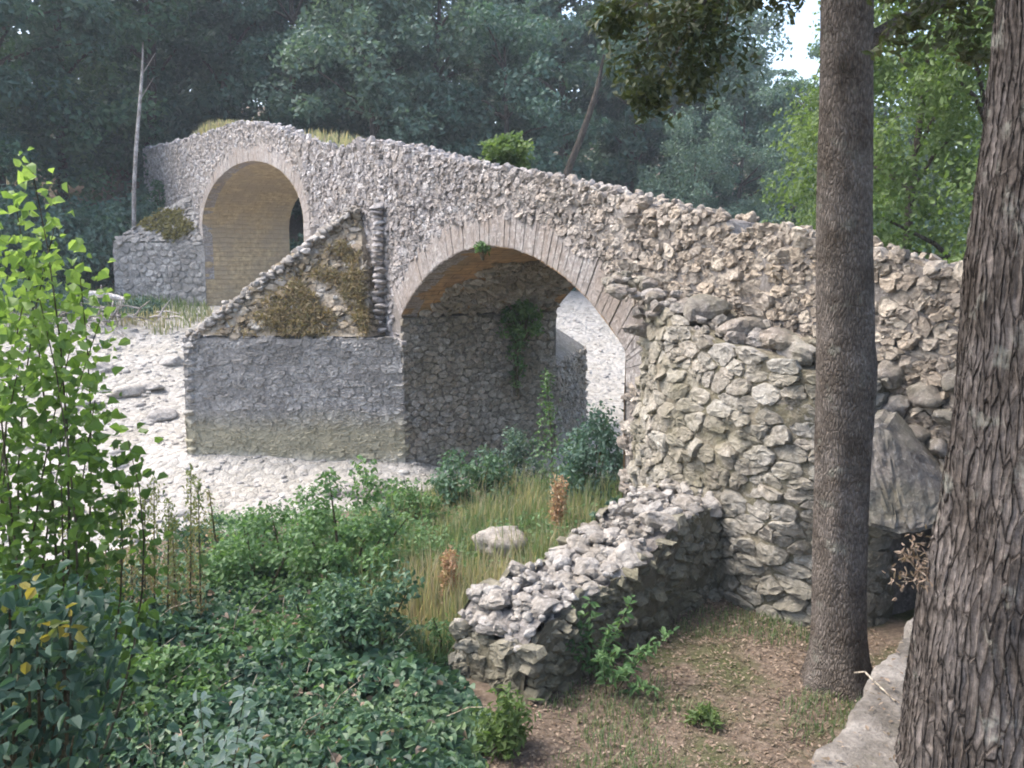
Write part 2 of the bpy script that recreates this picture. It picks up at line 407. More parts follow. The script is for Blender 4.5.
def _rock_templates():
    import bmesh
    out = []
    for s in range(10):
        bm = bmesh.new(); bmesh.ops.create_icosphere(bm, subdivisions=3, radius=1.)
        v = np.array([x.co[:] for x in bm.verts]); f = np.array([[x.index for x in p.verts] for p in bm.faces]); bm.free()
        g = np.random.default_rng(100 + s)
        for _ in range(13):                              # knock flats onto it
            d = unit(g.normal(size=3)); c = g.uniform(.5, .82)
            e = v @ d - c
            v = v - np.where(e > 0, e, 0)[:, None] * d * .92
        v = v * (1 + .05 * np.sin(v @ g.normal(size=3) * 5 + 1)[:, None]) + g.normal(0, .02, v.shape) + .035 * np.sin(v * 9 + s)[:, [1, 2, 0]]
        out.append((v, f))
    return out
ROCKS = _rock_templates()
def rocks(mb, pos, size, seed=3, mat=0, flat=.35):
    """angular rocks; size (n,3) half extents, turned at random about z and tipped a little"""
    g = np.random.default_rng(seed)
    for p, s in zip(np.asarray(pos, float), np.asarray(size, float)):
        v, f = ROCKS[g.integers(len(ROCKS))]
        a = g.uniform(0, 6.28); b, c = g.normal(0, flat, 2)
        Rz = np.array([[math.cos(a), -math.sin(a), 0], [math.sin(a), math.cos(a), 0], [0, 0, 1]])
        Rx = np.array([[1, 0, 0], [0, math.cos(b), -math.sin(b)], [0, math.sin(b), math.cos(b)]])
        Ry = np.array([[math.cos(c), 0, math.sin(c)], [0, 1, 0], [-math.sin(c), 0, math.cos(c)]])
        mb.add((v * s) @ (Rz @ Rx @ Ry).T + p, None, f, g.random(), mat)

# ------------------------------------------------------------------ terrain
_ru = np.array([-60, -40, -30, -25, -21, -19, -17, -13, -9, -4, 0, 30.])
_rz = np.array([4., 2., .3, -1.5, -1.9, -2.1, -2.5, -3.5, -4.2, -4.4, -4.45, -4.5])
def seg_d(u, v):                                   # distance to the upstream faces of the centre pier
    d = 99.
    for (a0, a1), (b0, b1) in (((-3.4, 0.), (-5.9, -3.5)), ((-9., 0.), (-5.9, -3.5))):
        t = np.clip(((u - a0) * (b0 - a0) + (v - a1) * (b1 - a1)) / ((b0 - a0) ** 2 + (b1 - a1) ** 2), 0, 1)
        d = np.minimum(d, np.hypot(u - a0 - t * (b0 - a0), v - a1 - t * (b1 - a1)))
    return d
def river_z(u, v):
    return np.interp(u, _ru, _rz) + .10 * fbm(u * .5, v * .35) + .05 * fbm(u * 2.1 + 3, v * 1.7) + .06 * fbm(u * 5, v * 4) + .34 * np.exp(-(seg_d(u, v) / .7) ** 2)
_bu = np.array([-90, -60, -40, -32, -27.5, -25, -22, -18.5, -16, -6, -2.6, -1.4, -.2, 1.5, 3.5, 7.8, 9.2, 10.6, 12.4, 16, 24, 40, 80])
_bz = np.array([16, 9., 4.2, 1.8, .0, -1.55, -2.4, -2.9, -3.9, -5.2, -4.85, -4.35, -4.05, -3.75, -3.42, -3.3, -3.15, -2.6, -1.75, -1.6, -1., 1.5, 7])
LA = np.array([1.30, 3.58]); LB = np.array([2.5, 5.18])         # front edge of the low concrete ledge
LD = unit((LB - LA)[None])[0]; LN = np.array([LD[1], -LD[0]])     # LN points to the right of it
LEDGE = -2.2
def ground_z(x, y):
    x = np.asarray(x, float); y = np.asarray(y, float)
    u, v = w2b(x, y)
    w = .6 * fbm(v * .25 + 4, u * .05)
    z = np.interp(u + np.where(u > -10, w, w * 2), _bu, _bz) + .12 * fbm(x * .6, y * .6) + .04 * fbm(x * 2.3, y * 2.3)
    d = (x - LA[0]) * LN[0] + (y - LA[1]) * LN[1]; a = (x - LA[0]) * LD[0] + (y - LA[1]) * LD[1]
    t = ss(.08, .3, d) * ss(3.2, 2.6, a) * ss(-6, -4, a)
    return z * (1 - t) + t * np.maximum(z, LEDGE - .07 + .02 * fbm(x * 2, y * 2))
def ax(segs):
    return np.concatenate([np.arange(a, b, s) for a, b, s in segs])
mb = MB()
xs = ax([(-150, -90, 20), (-90, -30, 3), (-30, -12, .6), (-12, 10, .14), (10, 30, .6), (30, 90, 3), (90, 151, 20)])
ys = ax([(-80, -20, 20), (-20, -4, 1.5), (-4, 2, .4), (2, 20, .14), (20, 60, .7), (60, 130, 4), (130, 201, 20)])
X, Y = np.meshgrid(xs, ys, indexing='ij')
mb.grid(np.stack([X, Y, ground_z(X, Y)], -1))
tag(mb.build('riverbank', M_ground), 'brown leaf strewn river bank under the trees', None, None, 'structure')
mb = MB()
us = ax([(-27, -19, .4), (-19, 0, .16), (0, 4.1, .4)]); vs = ax([(-60, -30, 2), (-30, -14, .4), (-14, 14, .16), (14, 40, .6), (40, 120, 4)])
U, V = np.meshgrid(us, vs, indexing='ij')
mb.grid(b2w(U, V, river_z(U, V)))
tag(mb.build('riverbed', M_gravel), 'dry river bed of pale limestone gravel', None, None, 'structure')
def surf(x, y):
    u, v = w2b(x, y)
    return np.maximum(ground_z(x, y), np.where((u > -27) & (u < 4), river_z(u, v), -99))

# ------------------------------------------------------------------ the bridge
bridge = thing('stone_bridge', 'old humpbacked rubble stone bridge with two arches over a dry river bed', 'bridge', (P0[0], P0[1], -4.4), ANG)
WID = 3.5; WIDF = 3.0; BZ = 4.4            # part meshes are written in (u, v, z) and lifted by BZ so the Empty sits on the bed
_tp = [(-31.5, 4.58), (-26.2, 4.23), (-19.9, 3.93), (-16.8, 3.80), (-14.6, 3.72), (-12.3, 3.40), (-9.2, 2.76), (-6.5, 2.2), (-6.0, 2.2), (-5.75, 2.36), (-3.3, 1.97), (-1.7, 1.64),
       (-.3, 1.39), (.9, 1.19), (1.9, 1.01), (2.86, .83), (3.85, .62), (4.7, .46), (5.08, .44), (5.2, .20), (5.45, .21), (5.86, .30), (6.36, .21), (6.9, .09), (7.4, -.03), (7.84, -.14), (8.4, -.29), (12, -1.2)]
_tu, _tz = np.array(_tp).T
def ztop(u): return np.interp(u, _tu, _tz)
NC, NZ0, NRAD, NHALF = .05, -5.09, 5.15, 3.42          # near arch: circle centre, radius
NSP = NZ0 + math.sqrt(NRAD ** 2 - NHALF ** 2)
FC, FA, FB, FZ0 = -14.6, 5.55, 1.8, .7                  # far arch: half ellipse on upright jambs
def arch_z(u):
    u = np.asarray(u, float); z = np.full(u.shape, -6.)
    m = abs(u - NC) < NHALF; z[m] = NZ0 + np.sqrt(NRAD ** 2 - (u[m] - NC) ** 2)
    m = abs(u - FC) < FA; z[m] = FZ0 + FB * np.sqrt(1 - ((u[m] - FC) / FA) ** 2)
    m = (u > 7.3) & (u < 8.25); z[m] = -2.3
    return z
RW = .6
def ring_out(u):
    u = np.asarray(u, float); z = np.full(u.shape, -9.)
    r = NRAD + RW; m = abs(u - NC) < 3.85; z[m] = NZ0 + np.sqrt(r ** 2 - (u[m] - NC) ** 2)
    a = FA + .5; m = abs(u - FC) < a; z[m] = FZ0 + (FB + .5) * np.sqrt(1 - ((u[m] - FC) / a) ** 2)
    return z
PN = (-5.9, -3.51)            # nose of the near cutwater (u, v)
BLK = -1.66                   # top of the pier block
# spandrel wall: body with openings + rubble facing
mb = MB()
edges = sorted(set(np.round(np.concatenate([np.arange(-31.5, 12.01, .12), [NC - NHALF + 1e-4, NC + NHALF - 1e-4, NC - NHALF - 1e-4, NC + NHALF + 1e-4, FC - FA + 1e-4, FC + FA - 1e-4, FC - FA - 1e-4, FC + FA + 1e-4, 7.2999, 7.3001, 8.2499, 8.2501]]), 5)))
ue = np.array(edges); te = ztop(ue) - .10 + .03 * fbm(ue * 3, ue * 0); be = arch_z(ue)
for vv in (0., WID):
    k = 14; f = np.linspace(0, 1, k)[None]
    tt_ = te - (.85 if vv else 0)
    Z = tt_[:, None] * (1 - f) + np.minimum(be, tt_ - .02)[:, None] * f
    Vv = (np.where(ue[:, None] < -8.9, WIDF, WID) + 0 * Z if vv else np.zeros_like(Z)) + (.03 * fbm(ue[:, None] * 4 + 0 * Z, Z * 4) - .008 if vv == 0 else 0)
    mb.grid(np.stack([ue[:, None] + 0 * Z, Vv, Z + BZ], -1), .5, 1)
vv = np.array([0, .2, .5, .56, 1.2, 2, 2.8, WID]); dz = np.array([0, 0, 0, -.85, -.85, -.85, -.85, -.85])
mb.grid(np.stack([ue[:, None] + 0 * vv, 0 * ue[:, None] + vv, te[:, None] + dz + BZ + .05 * fbm(ue[:, None] * 2, vv[None] * 2)], -1), .4, 1)
for u0 in (7.3, 8.25):
    mb.add([(u0, 0, -6 + BZ), (u0, WID, -6 + BZ), (u0, WID, -2.3 + BZ), (u0, 0, -2.3 + BZ)], [[0, 1, 2, 3]], None, .4, 1)
mb.add([(7.3, 0, -2.3 + BZ), (7.3, WID, -2.3 + BZ), (8.25, WID, -2.3 + BZ), (8.25, 0, -2.3 + BZ)], [[0, 1, 2, 3]], None, .4, 1)
mb.add([(7.3, WID - .6, -6 + BZ), (8.25, WID - .6, -6 + BZ), (8.25, WID - .6, -2.3 + BZ), (7.3, WID - .6, -2.3 + BZ)], [[0, 1, 2, 3]], None, .4, 1)
for ue_ in (-31.5, 12.):
    t_ = ztop(ue_) - .1
    mb.add([(ue_, 0, -6 + BZ), (ue_, WID, -6 + BZ), (ue_, WID, t_ - .85 + BZ), (ue_, 0, t_ + BZ)], [[0, 1, 2, 3]], None, .4, 1)
flat = lambda p, q, h: np.stack([p, -h, q + BZ], -1)
def front_field(u0, u1, z0, z1, sx, sy, seed, K=14, lo=None, small=False, h=(.012, .05), drop=.12, asp=1.45):
    P = sites(u0, u1, z0, z1, sx, sy, seed=seed, drop=drop)
    u, z = P.T
    low = np.where(z < NSP - .35, -4.8, np.maximum(ring_out(u) - .16, -4.8))
    low = np.where((u > -9.05) & (u < NC - NHALF), np.maximum(low, BLK - .15), low)
    op = arch_z(u) > -5.5
    k = (u >= u0) & (u < u1) & (z < ztop(u) - .04) & (z > np.where(op, np.maximum(low, arch_z(u)), low)) 
    k &= ~((u > 7.2) & (u < 8.3) & (z < -2.25))
    stones(mb, P, k, flat, K=K, seed=seed + 50, small=small, h=h, asp=asp)
front_field(-31.5, -20.3, -3, 4.8, .28, .17, 1, 9, small=True)
front_field(-20.3, -9., -.5, 4.2, .25, .15, 2, 10, small=True)
front_field(-9., -3.4, -1.8, 2.6, .21, .135, 3, 12)
front_field(-3.4, 3.5, -1.6, 2.1, .175, .115, 4, 14)
front_field(3.5, 9.4, -3.7, .9, .185, .12, 5, 14, h=(.012, .06), drop=.2)
front_field(9.4, 12, -3, -.2, .24, .16, 6, 10, small=True)
# broken top course of loose stones
g = np.random.default_rng(8); pos = []; size = []
u = -31.4
while u < 11.8:
    far = u < -9
    s = g.uniform(.04, .085) * (1.3 if far else 1.)
    for v in ((.05, .25, .5) if u > -9 else (.08, .4)):
        if g.random() < .93:
            pos.append((u + g.normal(0, .03), v + g.normal(0, .05), ztop(u) - .09 + BZ + g.normal(0, .018))); size.append((s * g.uniform(.9, 1.5), s * g.uniform(.8, 1.2), s * g.uniform(.6, 1.)))
    u += s * 1.7
rocks(mb, pos, size, 9)
mb.build('spandrel_wall', [M_wall, M_mortar], bridge, smooth=False)

# arch rings: thin voussoirs set on edge
def ring(fn_in, s0, s1, depth, thick, seed, name):
    mb = MB(); g = np.random.default_rng(seed)
    n = int((s1 - s0) / thick); t = np.linspace(s0, s1, n + 1); t[1:-1] += g.normal(0, thick * .16, n - 1)
    for a, b in zip(t[:-1], t[1:]):
        (p0, n0), (p1, n1) = fn_in(a), fn_in(b)
        d = (p1 - p0) * g.uniform(-.01, .03); dep = depth * g.uniform(.78, 1.12)
        A, B = p0 + d, p1 - d
        c = [A, B, B + n1 * dep, A + n0 * dep]
        mid = sum(c) / 4; pr = g.uniform(.022, .036)
        rows = []
        for f, v in ((1., .30), (1., -pr * .7), (.93, -pr)):
            rows += [(*(mid + (x - mid) * (1 if f == 1 else f) + g.normal(0, .006, 2)), v) for x in c]
        V = np.array([(x, v, z + BZ) for x, z, v in rows])
        q = []
        for r in range(2):
            q += [[r * 4 + i, r * 4 + (i + 1) % 4, r * 4 + 4 + (i + 1) % 4, r * 4 + 4 + i] for i in range(4)]
        q.append([8, 9, 10, 11])
        mb.add(V, q, None, g.random())
    return mb.build(name, M_ring, bridge, smooth=False)
A0 = math.asin(NHALF / NRAD)
def near_in(s):
    L0 = A0 * NRAD
    if abs(s) <= L0:
        a = s / NRAD; nn = np.array([math.sin(a), math.cos(a)])
        return np.array([NC, NZ0]) + NRAD * nn, nn
    e = abs(s) - L0; sg = 1 if s > 0 else -1
    nn = np.array([sg * math.cos(.0), .0]); k = min(1, e / .35)
    a0 = np.array([sg * math.sin(A0), math.cos(A0)]); nn = unit((a0 * (1 - k) + nn * k)[None])[0]
    return np.array([NC + sg * NHALF, NSP - e]), nn
ring(near_in, -(A0 * NRAD + .02), A0 * NRAD + .45, RW, .075, 20, 'arch_ring')
_ft = np.linspace(-math.pi / 2, math.pi / 2, 400)
_fp = np.stack([FC + FA * np.sin(_ft), FZ0 + FB * np.cos(_ft)], 1)
_fs = np.concatenate([[0], np.cumsum(np.linalg.norm(np.diff(_fp, axis=0), axis=1))]); _fs -= _fs[-1] / 2
def far_in(s):
    L0 = _fs[-1]
    if abs(s) <= L0:
        a = np.interp(s, _fs, _ft)
        return np.array([FC + FA * math.sin(a), FZ0 + FB * math.cos(a)]), unit(np.array([[math.sin(a) * FB, math.cos(a) * FA]]))[0]
    sg = 1 if s > 0 else -1
    return np.array([FC + sg * FA, FZ0 - (abs(s) - L0)]), np.array([sg * 1., 0.])
ring(far_in, -_fs[-1] - 1.7, _fs[-1] + 1., .5, .16, 21, 'arch_ring')
def vault(fn, s0, s1, mat, name, wid=WID):
    mb = MB(); s = np.linspace(s0, s1, 70); v = np.linspace(-.03, wid + .03, 24)
    P = np.array([fn(a)[0] for a in s])
    G = np.stack([P[:, None, 0] + 0 * v, 0 * P[:, :1] + v, P[:, None, 1] + BZ + 0 * v], -1)
    nn = np.array([fn(a)[1] for a in s])
    wob = .025 * fbm(s[:, None] * 3 + 0 * v, v[None] * 3 + 0 * s[:, None]) + .004
    G[..., 0] += nn[:, None, 0] * wob; G[..., 2] += nn[:, None, 1] * wob
    mb.grid(G, .5, 0, np.stack([v[None] + 0 * s[:, None], s[:, None] + 0 * v[None]], -1))
    return mb.build(name, mat, bridge)
vault(near_in, -A0 * NRAD, A0 * NRAD + 3.3, M_vnear, 'vault')
vault(far_in, -_fs[-1] - 5., _fs[-1] + 4.5, M_vfar, 'vault', WIDF)

def plane_map(O, A, B, n):
    O, A, B, n = [np.asarray(k, float) for k in (O, A, B, n)]
    return lambda p, q, h: O + p[..., None] * A + q[..., None] * B + h[..., None] * n + np.array([0, 0, BZ])
def wall_part(mb, pts, ztop_, zbot, sx, sy, seed, mats=(0, 1), K=12, h=(.02, .05), batter=.05, gap=.012, top=None, drop=.1, jit=.36, extra=.45, asp=1.5):
    """rubble faced wall along a plan polyline, stones outward (left-hand side)"""
    for i, (a, b) in enumerate(zip(pts[:-1], pts[1:])):
        a = np.array(a, float); b = np.array(b, float); Ln = np.linalg.norm(b - a)
        A = np.array([*(b - a) / Ln, 0]); n = np.array([A[1], -A[0], 0])
        B = np.array([0, 0, 1.]) - n * batter
        O = np.array([*a, 0]) + n * batter * ztop_
        f = plane_map(O, A, B, n)
        P = sites(0, Ln, zbot, ztop_, sx, sy, seed=seed + i, drop=drop, jit=jit, extra=extra)
        k = (P[:, 0] > .02) & (P[:, 0] < Ln - .02) & (P[:, 1] < ztop_ - sy * .3)
        fc = lambda p, q, hh, f=f, Ln=Ln: f(np.clip(p, -.015 - .0, Ln + .015), np.minimum(q, ztop_ + .02), hh)
        stones(mb, P, k, fc, K=K, seed=seed + i + 30, mat=mats[0], h=h, gap=gap, asp=asp)
        pp = np.linspace(-.02, Ln + .02, max(3, int(Ln / .2))); qq = np.linspace(zbot, ztop_ - .04, 14)
        PP, QQ = np.meshgrid(pp, qq, indexing='ij')
        mb.grid(f(PP, QQ, .015 * fbm(PP * 4 + seed, QQ * 4)), .5, mats[1])

# centre pier: near block (cutwater), its sloped cap, the inner face under the arch and the downstream nose
J1 = (NC - NHALF, 0.); J2 = (FC + FA, 0.)
pier = MB()
wall_part(pier, [J2, PN, J1], BLK, -5.2, .30, .15, 40, h=(-.002, .026), gap=.006, batter=.03, drop=.12, K=18, jit=.24, extra=.2, asp=2.)
pier.add([(*J1, BLK - .03 + BZ), (*PN, BLK - .03 + BZ), (*J2, BLK - .03 + BZ)], None, [[0, 1, 2]], .5, 1)
g = np.random.default_rng(4)
pos = []
for t_ in np.linspace(.02, .98, 34):
    p = np.array(J1) * (1 - t_) + np.array(PN) * t_
    pos.append((p[0] - .07 + g.normal(0, .02), p[1] + .08 + g.normal(0, .02), BLK + BZ - .05))
rocks(pier, pos, np.stack([g.uniform(.06, .11, 34), g.uniform(.06, .1, 34), g.uniform(.03, .06, 34)], 1), 5)
pos, size = [], []
for (cx_, cy_), (ox, oy) in ((J1, (-.10, -.02)), (PN, (.06, .12))):
    z = -4.6
    while z < BLK - .05:
        s = g.uniform(.06, .10); t_ = .03 * (BLK - z); pos.append((cx_ + ox * g.uniform(.6, 1.2) + (t_ if cy_ == 0 else 0), cy_ + oy * g.uniform(.6, 1.2) - (t_ if cy_ else 0), z + BZ)); size.append((g.uniform(.10, .19), g.uniform(.10, .16), s)); z += s * g.uniform(1.6, 2.6)
rocks(pier, pos, size, 6, 0, .1)
pier.build('cutwater', [M_pier, M_pierm], bridge, smooth=False)
inner = MB()
PB = (-5.9, 6.1)
wall_part(inner, [(NC - NHALF, -.02), (NC - NHALF, WID)], NSP, -5.2, .19, .13, 60, h=(.02, .06), batter=.0)
wall_part(inner, [(NC - NHALF, WID), PB, (FC + FA, WID)], -2.35, -5.2, .22, .14, 62, h=(.02, .05), batter=.02)
zb = -2.4 + BZ; za = -.9 + BZ
for tri in ([(NC - NHALF, WID, zb), (*PB, zb), (-5.9, WID, za)], [(*PB, zb), (FC + FA, WID, zb), (-5.9, WID, za)]):
    inner.add(tri, None, [[0, 1, 2]], .5, 1)
def haunch(p, q, h):
    q = np.clip(q, -A0 * NRAD, A0 * NRAD); a = q / NRAD
    return np.stack([NC + (NRAD - h) * np.sin(a), p, NZ0 + (NRAD - h) * np.cos(a) + BZ], -1)
P = sites(0, WID, -A0 * NRAD - .1, -.4, .2, .13, seed=66)
k = (P[:, 0] > .25 + .5 * (P[:, 1] + A0 * NRAD) + .5 * fbm(P[:, 1] * 2, P[:, 0])) & (P[:, 0] < WID - .05) & (P[:, 1] < -1.3 + 1.6 * fbm(P[:, 0] * .9, P[:, 1] * 0 + 3)) & (P[:, 1] > -A0 * NRAD)
stones(inner, P, k, haunch, K=12, seed=67, h=(.02, .08))
inner.build('pier', [M_inner, M_innerm], bridge, smooth=False)
cap = MB()
AP = np.array((-5.4, -.02, .95)); NO = np.array((*PN, BLK)) + np.array([.06, .12, .02]); RB = np.array((-3.85, -.5, BLK)); R0 = np.array((-4.2, .05, BLK)); LB_ = np.array((-8.4, 0, BLK))
def tri_face(mb, a, b, c, sx, sy, seed, mat, bmat, h=(.02, .06)):
    """stones over a sloping triangle: a-b is the base, c the apex"""
    Ax = unit((b - a)[None])[0]; n = unit(np.cross(b - a, c - a)[None])[0]; Bx = np.cross(n, Ax); n = n * (1 if n[2] > 0 else -1)
    f = plane_map(a, Ax, Bx, n); Ln = np.linalg.norm(b - a); cx, cy = (c - a) @ Ax, (c - a) @ Bx
    P = sites(-.1, Ln + .1, -.1, cy, sx, sy, seed=seed)
    u = P[:, 1] / cy; x0 = cx * u; x1 = Ln + (cx - Ln) * u
    k = (P[:, 0] > x0 + .02) & (P[:, 0] < x1 - .02) & (P[:, 1] > .02)
    stones(mb, P, k, f, seed=seed + 9, mat=mat, h=h)
    i, j = np.meshgrid(np.linspace(0, 1, 24), np.linspace(0, 1, 24), indexing='ij')
    pp = (x0 * 0)[:1] + (i * (Ln + (cx - Ln) * j - cx * j) + cx * j); qq = cy * j
    mb.grid(f(pp, qq, -.005 + .06 * fbm(pp * 2.2 + seed, qq * 2.2)), .3, bmat)
    return f, Ln, cx, cy
tri_face(cap, RB, NO, AP, .2, .15, 70, 0, 1, (-.01, .06))
tri_face(cap, R0, RB, AP, .2, .15, 71, 0, 1)
tri_face(cap, NO, LB_, AP, .25, .17, 72, 0, 1)
pos, size = [], []
g = np.random.default_rng(77)
for t_ in np.linspace(0.01, .97, 60):                     # pale stones of the cap's upstream arris
    p = NO * (1 - t_) + AP * t_
    for k in range(3):
        pos.append(p + np.array([g.normal(.04, .08), g.normal(0, .05), BZ - .02 + g.normal(0, .03)])); s = g.uniform(.05, .11); size.append((s * 1.3, s, s * .75))
rocks(cap, pos, size, 78, 2)
cap.build('cutwater_cap', [M_cap, M_cap, M_rock], bridge)
# a column of toothing stones left standing beside the ring
to = MB(); pos = []; size = []
z = BLK + .1
while z < .85:
    s = g.uniform(.055, .075); pos.append((-4.15 + g.normal(0, .025), -.13, z + BZ)); size.append((g.uniform(.13, .2), .16, s)); z += s * 1.75
rocks(to, pos, size, 79, 0, .08)
to.build('toothing', M_wall, bridge)
# far pier cutwater
far = MB(); FJ = (FC - FA, 0.); FN = (-22.6, -2.6); FK = (-25., 0.)
wall_part(far, [FK, FN, FJ], .3, -3.6, .4, .24, 80, h=(.01, .03), batter=.03, K=8)
a, b, c = np.array((*FJ, .3)), np.array((*FN, .3)), np.array((-21.9, 0, 2.0))
tri_face(far, a, b, c, .3, .2, 81, 0, 1); tri_face(far, b, np.array((*FK, .3)), c, .3, .2, 82, 0, 1)
far.build('cutwater', [M_pier, M_pierm, M_cap], bridge)

# rounded abutment buttress beneath the near ramp
bp = np.array([(4.0, .1), (4.08, -.2), (4.5, -.5), (5.2, -.75), (6.2, -.86), (6.9, -.78), (7.18, -.4), (7.2, .1)])
def curve(P, n=160):
    for _ in range(3):
        Q = [P[0]]
        for a, b in zip(P[:-1], P[1:]): Q += [a * .75 + b * .25, a * .25 + b * .75]
        P = np.array(Q + [P[-1]])
    s = np.concatenate([[0], np.cumsum(np.linalg.norm(np.diff(P, axis=0), axis=1))])
    return P, s
bc, bs = curve(bp)
def butt_map(p, q, h):
    u = np.interp(p, bs, bc[:, 0]); v = np.interp(p, bs, bc[:, 1])
    du = np.interp(p + .05, bs, bc[:, 0]) - np.interp(p - .05, bs, bc[:, 0]); dv = np.interp(p + .05, bs, bc[:, 1]) - np.interp(p - .05, bs, bc[:, 1])
    l = np.hypot(du, dv) + 1e-9; nx, ny = dv / l, -du / l
    out = h + .045 * np.clip(-.6 - q, 0, 4) + .12 * fbm(p * 1.3, q * 1.3)
    return np.stack([u + nx * out, v + ny * out, q + BZ], -1)
# normal must face away from the wall: with u rising, (dv,-du) points to -v
bt = MB(); P = sites(0, bs[-1], -3.9, -.3, .26, .135, seed=90, drop=.15, jit=.4, extra=.35)
bu = np.interp(P[:, 0], bs, bc[:, 0]); btop = np.interp(bu, [3.5, 4.3, 5.2, 6.2, 7.2], [-.3, -.5, -.72, -.9, -1.08])
stones(bt, P, (P[:, 0] > .05) & (P[:, 0] < bs[-1] - .05) & (P[:, 1] < btop), butt_map, K=16, seed=91, h=(.015, .062), gap=.006, rough=.006, asp=1.7)
pp, qq = np.meshgrid(np.linspace(0, bs[-1], 110), np.linspace(0, 1, 70), indexing='ij')
qq = -4 + qq * (np.interp(np.interp(pp, bs, bc[:, 0]), [3.5, 4.3, 5.2, 6.2, 7.2], [-.3, -.5, -.72, -.9, -1.08]) - .03 + 4)
bt.grid(butt_map(pp, qq, .008 + .026 * fbm(pp * 5, qq * 5)), .5, 1)
tp = butt_map(pp[:, -1], qq[:, -1], 0 * qq[:, -1]); bk = np.stack([tp[:, 0], 0 * tp[:, 0] + .02, tp[:, 2] - .02], -1)
bt.grid(np.stack([tp, bk], 1), .5, 1)
pos, size = [], []
g = np.random.default_rng(92)
for px, py, wpx, hpx in [(702, 310, 47, 32), (664, 318, 26, 18), (745, 330, 38, 26), (722, 340, 36, 22), (776, 341, 32, 26), (655, 297, 22, 20), (683, 330, 30, 20), (760, 352, 30, 20), (798, 352, 30, 30), (648, 330, 18, 16), (808, 375, 22, 26), (690, 345, 24, 18), (640, 312, 18, 16), (735, 352, 34, 16)]:
    vv = -.42; u_, z_ = face(px, py, vv); d = b2w(u_, vv, z_)[1]
    pos.append((u_, vv, z_ + BZ)); size.append((wpx / F * d * .62, .32, hpx / F * d * .62))
for i in range(110):
    u_ = g.uniform(3.7, 7.15); pos.append((u_, g.uniform(-.7, -.02), np.interp(u_, [3.5, 4.3, 5.2, 6.2, 7.2], [-.3, -.5, -.72, -.9, -1.08]) + BZ + g.uniform(-.04, .08) + .12 * (1 + pos[-1][1] / .75 if False else 0)))
    s = g.uniform(.05, .13); size.append((s * 1.3, s, s * .8))
rocks(bt, pos, size, 93, 2, .12)
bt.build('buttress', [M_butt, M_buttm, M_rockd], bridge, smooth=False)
# bigger boulders low in the ramp wall, right of the slim trunk
bl = MB(); pos, size = [], []
for px, py, w_, h_ in [(893, 408, 44, 36), (925, 395, 36, 30), (888, 372, 34, 28), (948, 418, 34, 26), (915, 435, 40, 24), (940, 450, 40, 22), (960, 380, 38, 34), (955, 470, 30, 26), (870, 395, 24, 30), (975, 440, 36, 30)]:
    u_, z_ = face(px, py, -.05); d = b2w(u_, 0, z_)[1]
    pos.append((u_, -.03, z_ + BZ)); size.append((w_ / F * d * .66, .16, h_ / F * d * .6))
rocks(bl, pos, size, 95, 0, .2)
bl.build('boulder_courses', M_rockd, bridge)

# ------------------------------------------------------------------ foliage helpers
def leaves(mb, pos, nrm, ln, wd, r, mode='quad', axis=None, mat=0, fold=.18):
    n = len(pos); nrm = unit(nrm)
    a = R.normal(size=(n, 3)) if axis is None else axis
    a = unit(a - (a * nrm).sum(1)[:, None] * nrm); b = np.cross(nrm, a)
    ln = np.broadcast_to(ln, (n,))[:, None]; wd = np.broadcast_to(wd, (n,))[:, None]
    if mode == 'quad':
        V = np.stack([pos, pos + a * ln * .5 + b * wd * .5 + nrm * ln * fold * .5, pos + a * ln, pos + a * ln * .5 - b * wd * .5 + nrm * ln * fold * .5], 1)
        off = (np.arange(n) * 4)[:, None]
        mb.add(V, np.arange(4)[None] + off, None, np.repeat(r, 4), mat)
    else:
        up = nrm * wd * fold * 1.2
        V = np.stack([pos, pos + a * ln * .22 + b * wd * .46 + up, pos + a * ln * .62 + b * wd * .40 + up, pos + a * ln - nrm * ln * .12,
                      pos + a * ln * .62 - b * wd * .40 + up, pos + a * ln * .22 - b * wd * .46 + up], 1)
        off = (np.arange(n) * 6)[:, None, None]
        q = np.array([[0, 3, 2, 1], [0, 5, 4, 3]])[None] + off
        mb.add(V, q.reshape(-1, 4), None, np.repeat(r, 6), mat)
def clumps(g, n, c, rad, inner=.55, zlo=-1.):
    d = unit(g.normal(size=(n * 3, 3))); d = d[d[:, 2] > zlo][:n]
    return np.asarray(c) + d * g.uniform(inner, 1., (len(d), 1)) ** .7 * np.asarray(rad) * (1 + .22 * g.normal(size=(len(d), 1)).clip(-1.2, 1.2))
def clump_leaves(mb, g, cen, cr, per, ln, wd, mode='quad', mat=0, flat=.7, rb=0., up=.5):
    for c in cen:
        r_ = cr * g.uniform(.6, 1.35); k = int(per * g.uniform(.7, 1.3))
        d = unit(g.normal(size=(k, 3))); rr = g.random((k, 1)) ** .45
        p = c + d * rr * r_ * np.array([1, 1, flat])
        n = d * .6 + np.array([0, 0, up]) + g.normal(0, .55, (k, 3))
        tone = np.clip(g.normal(.5 + rb, .17) + g.normal(0, .16, k), 0, 1)
        leaves(mb, p, n, ln * g.uniform(.7, 1.3, k), wd * g.uniform(.7, 1.3, k), tone, mode, None, mat)

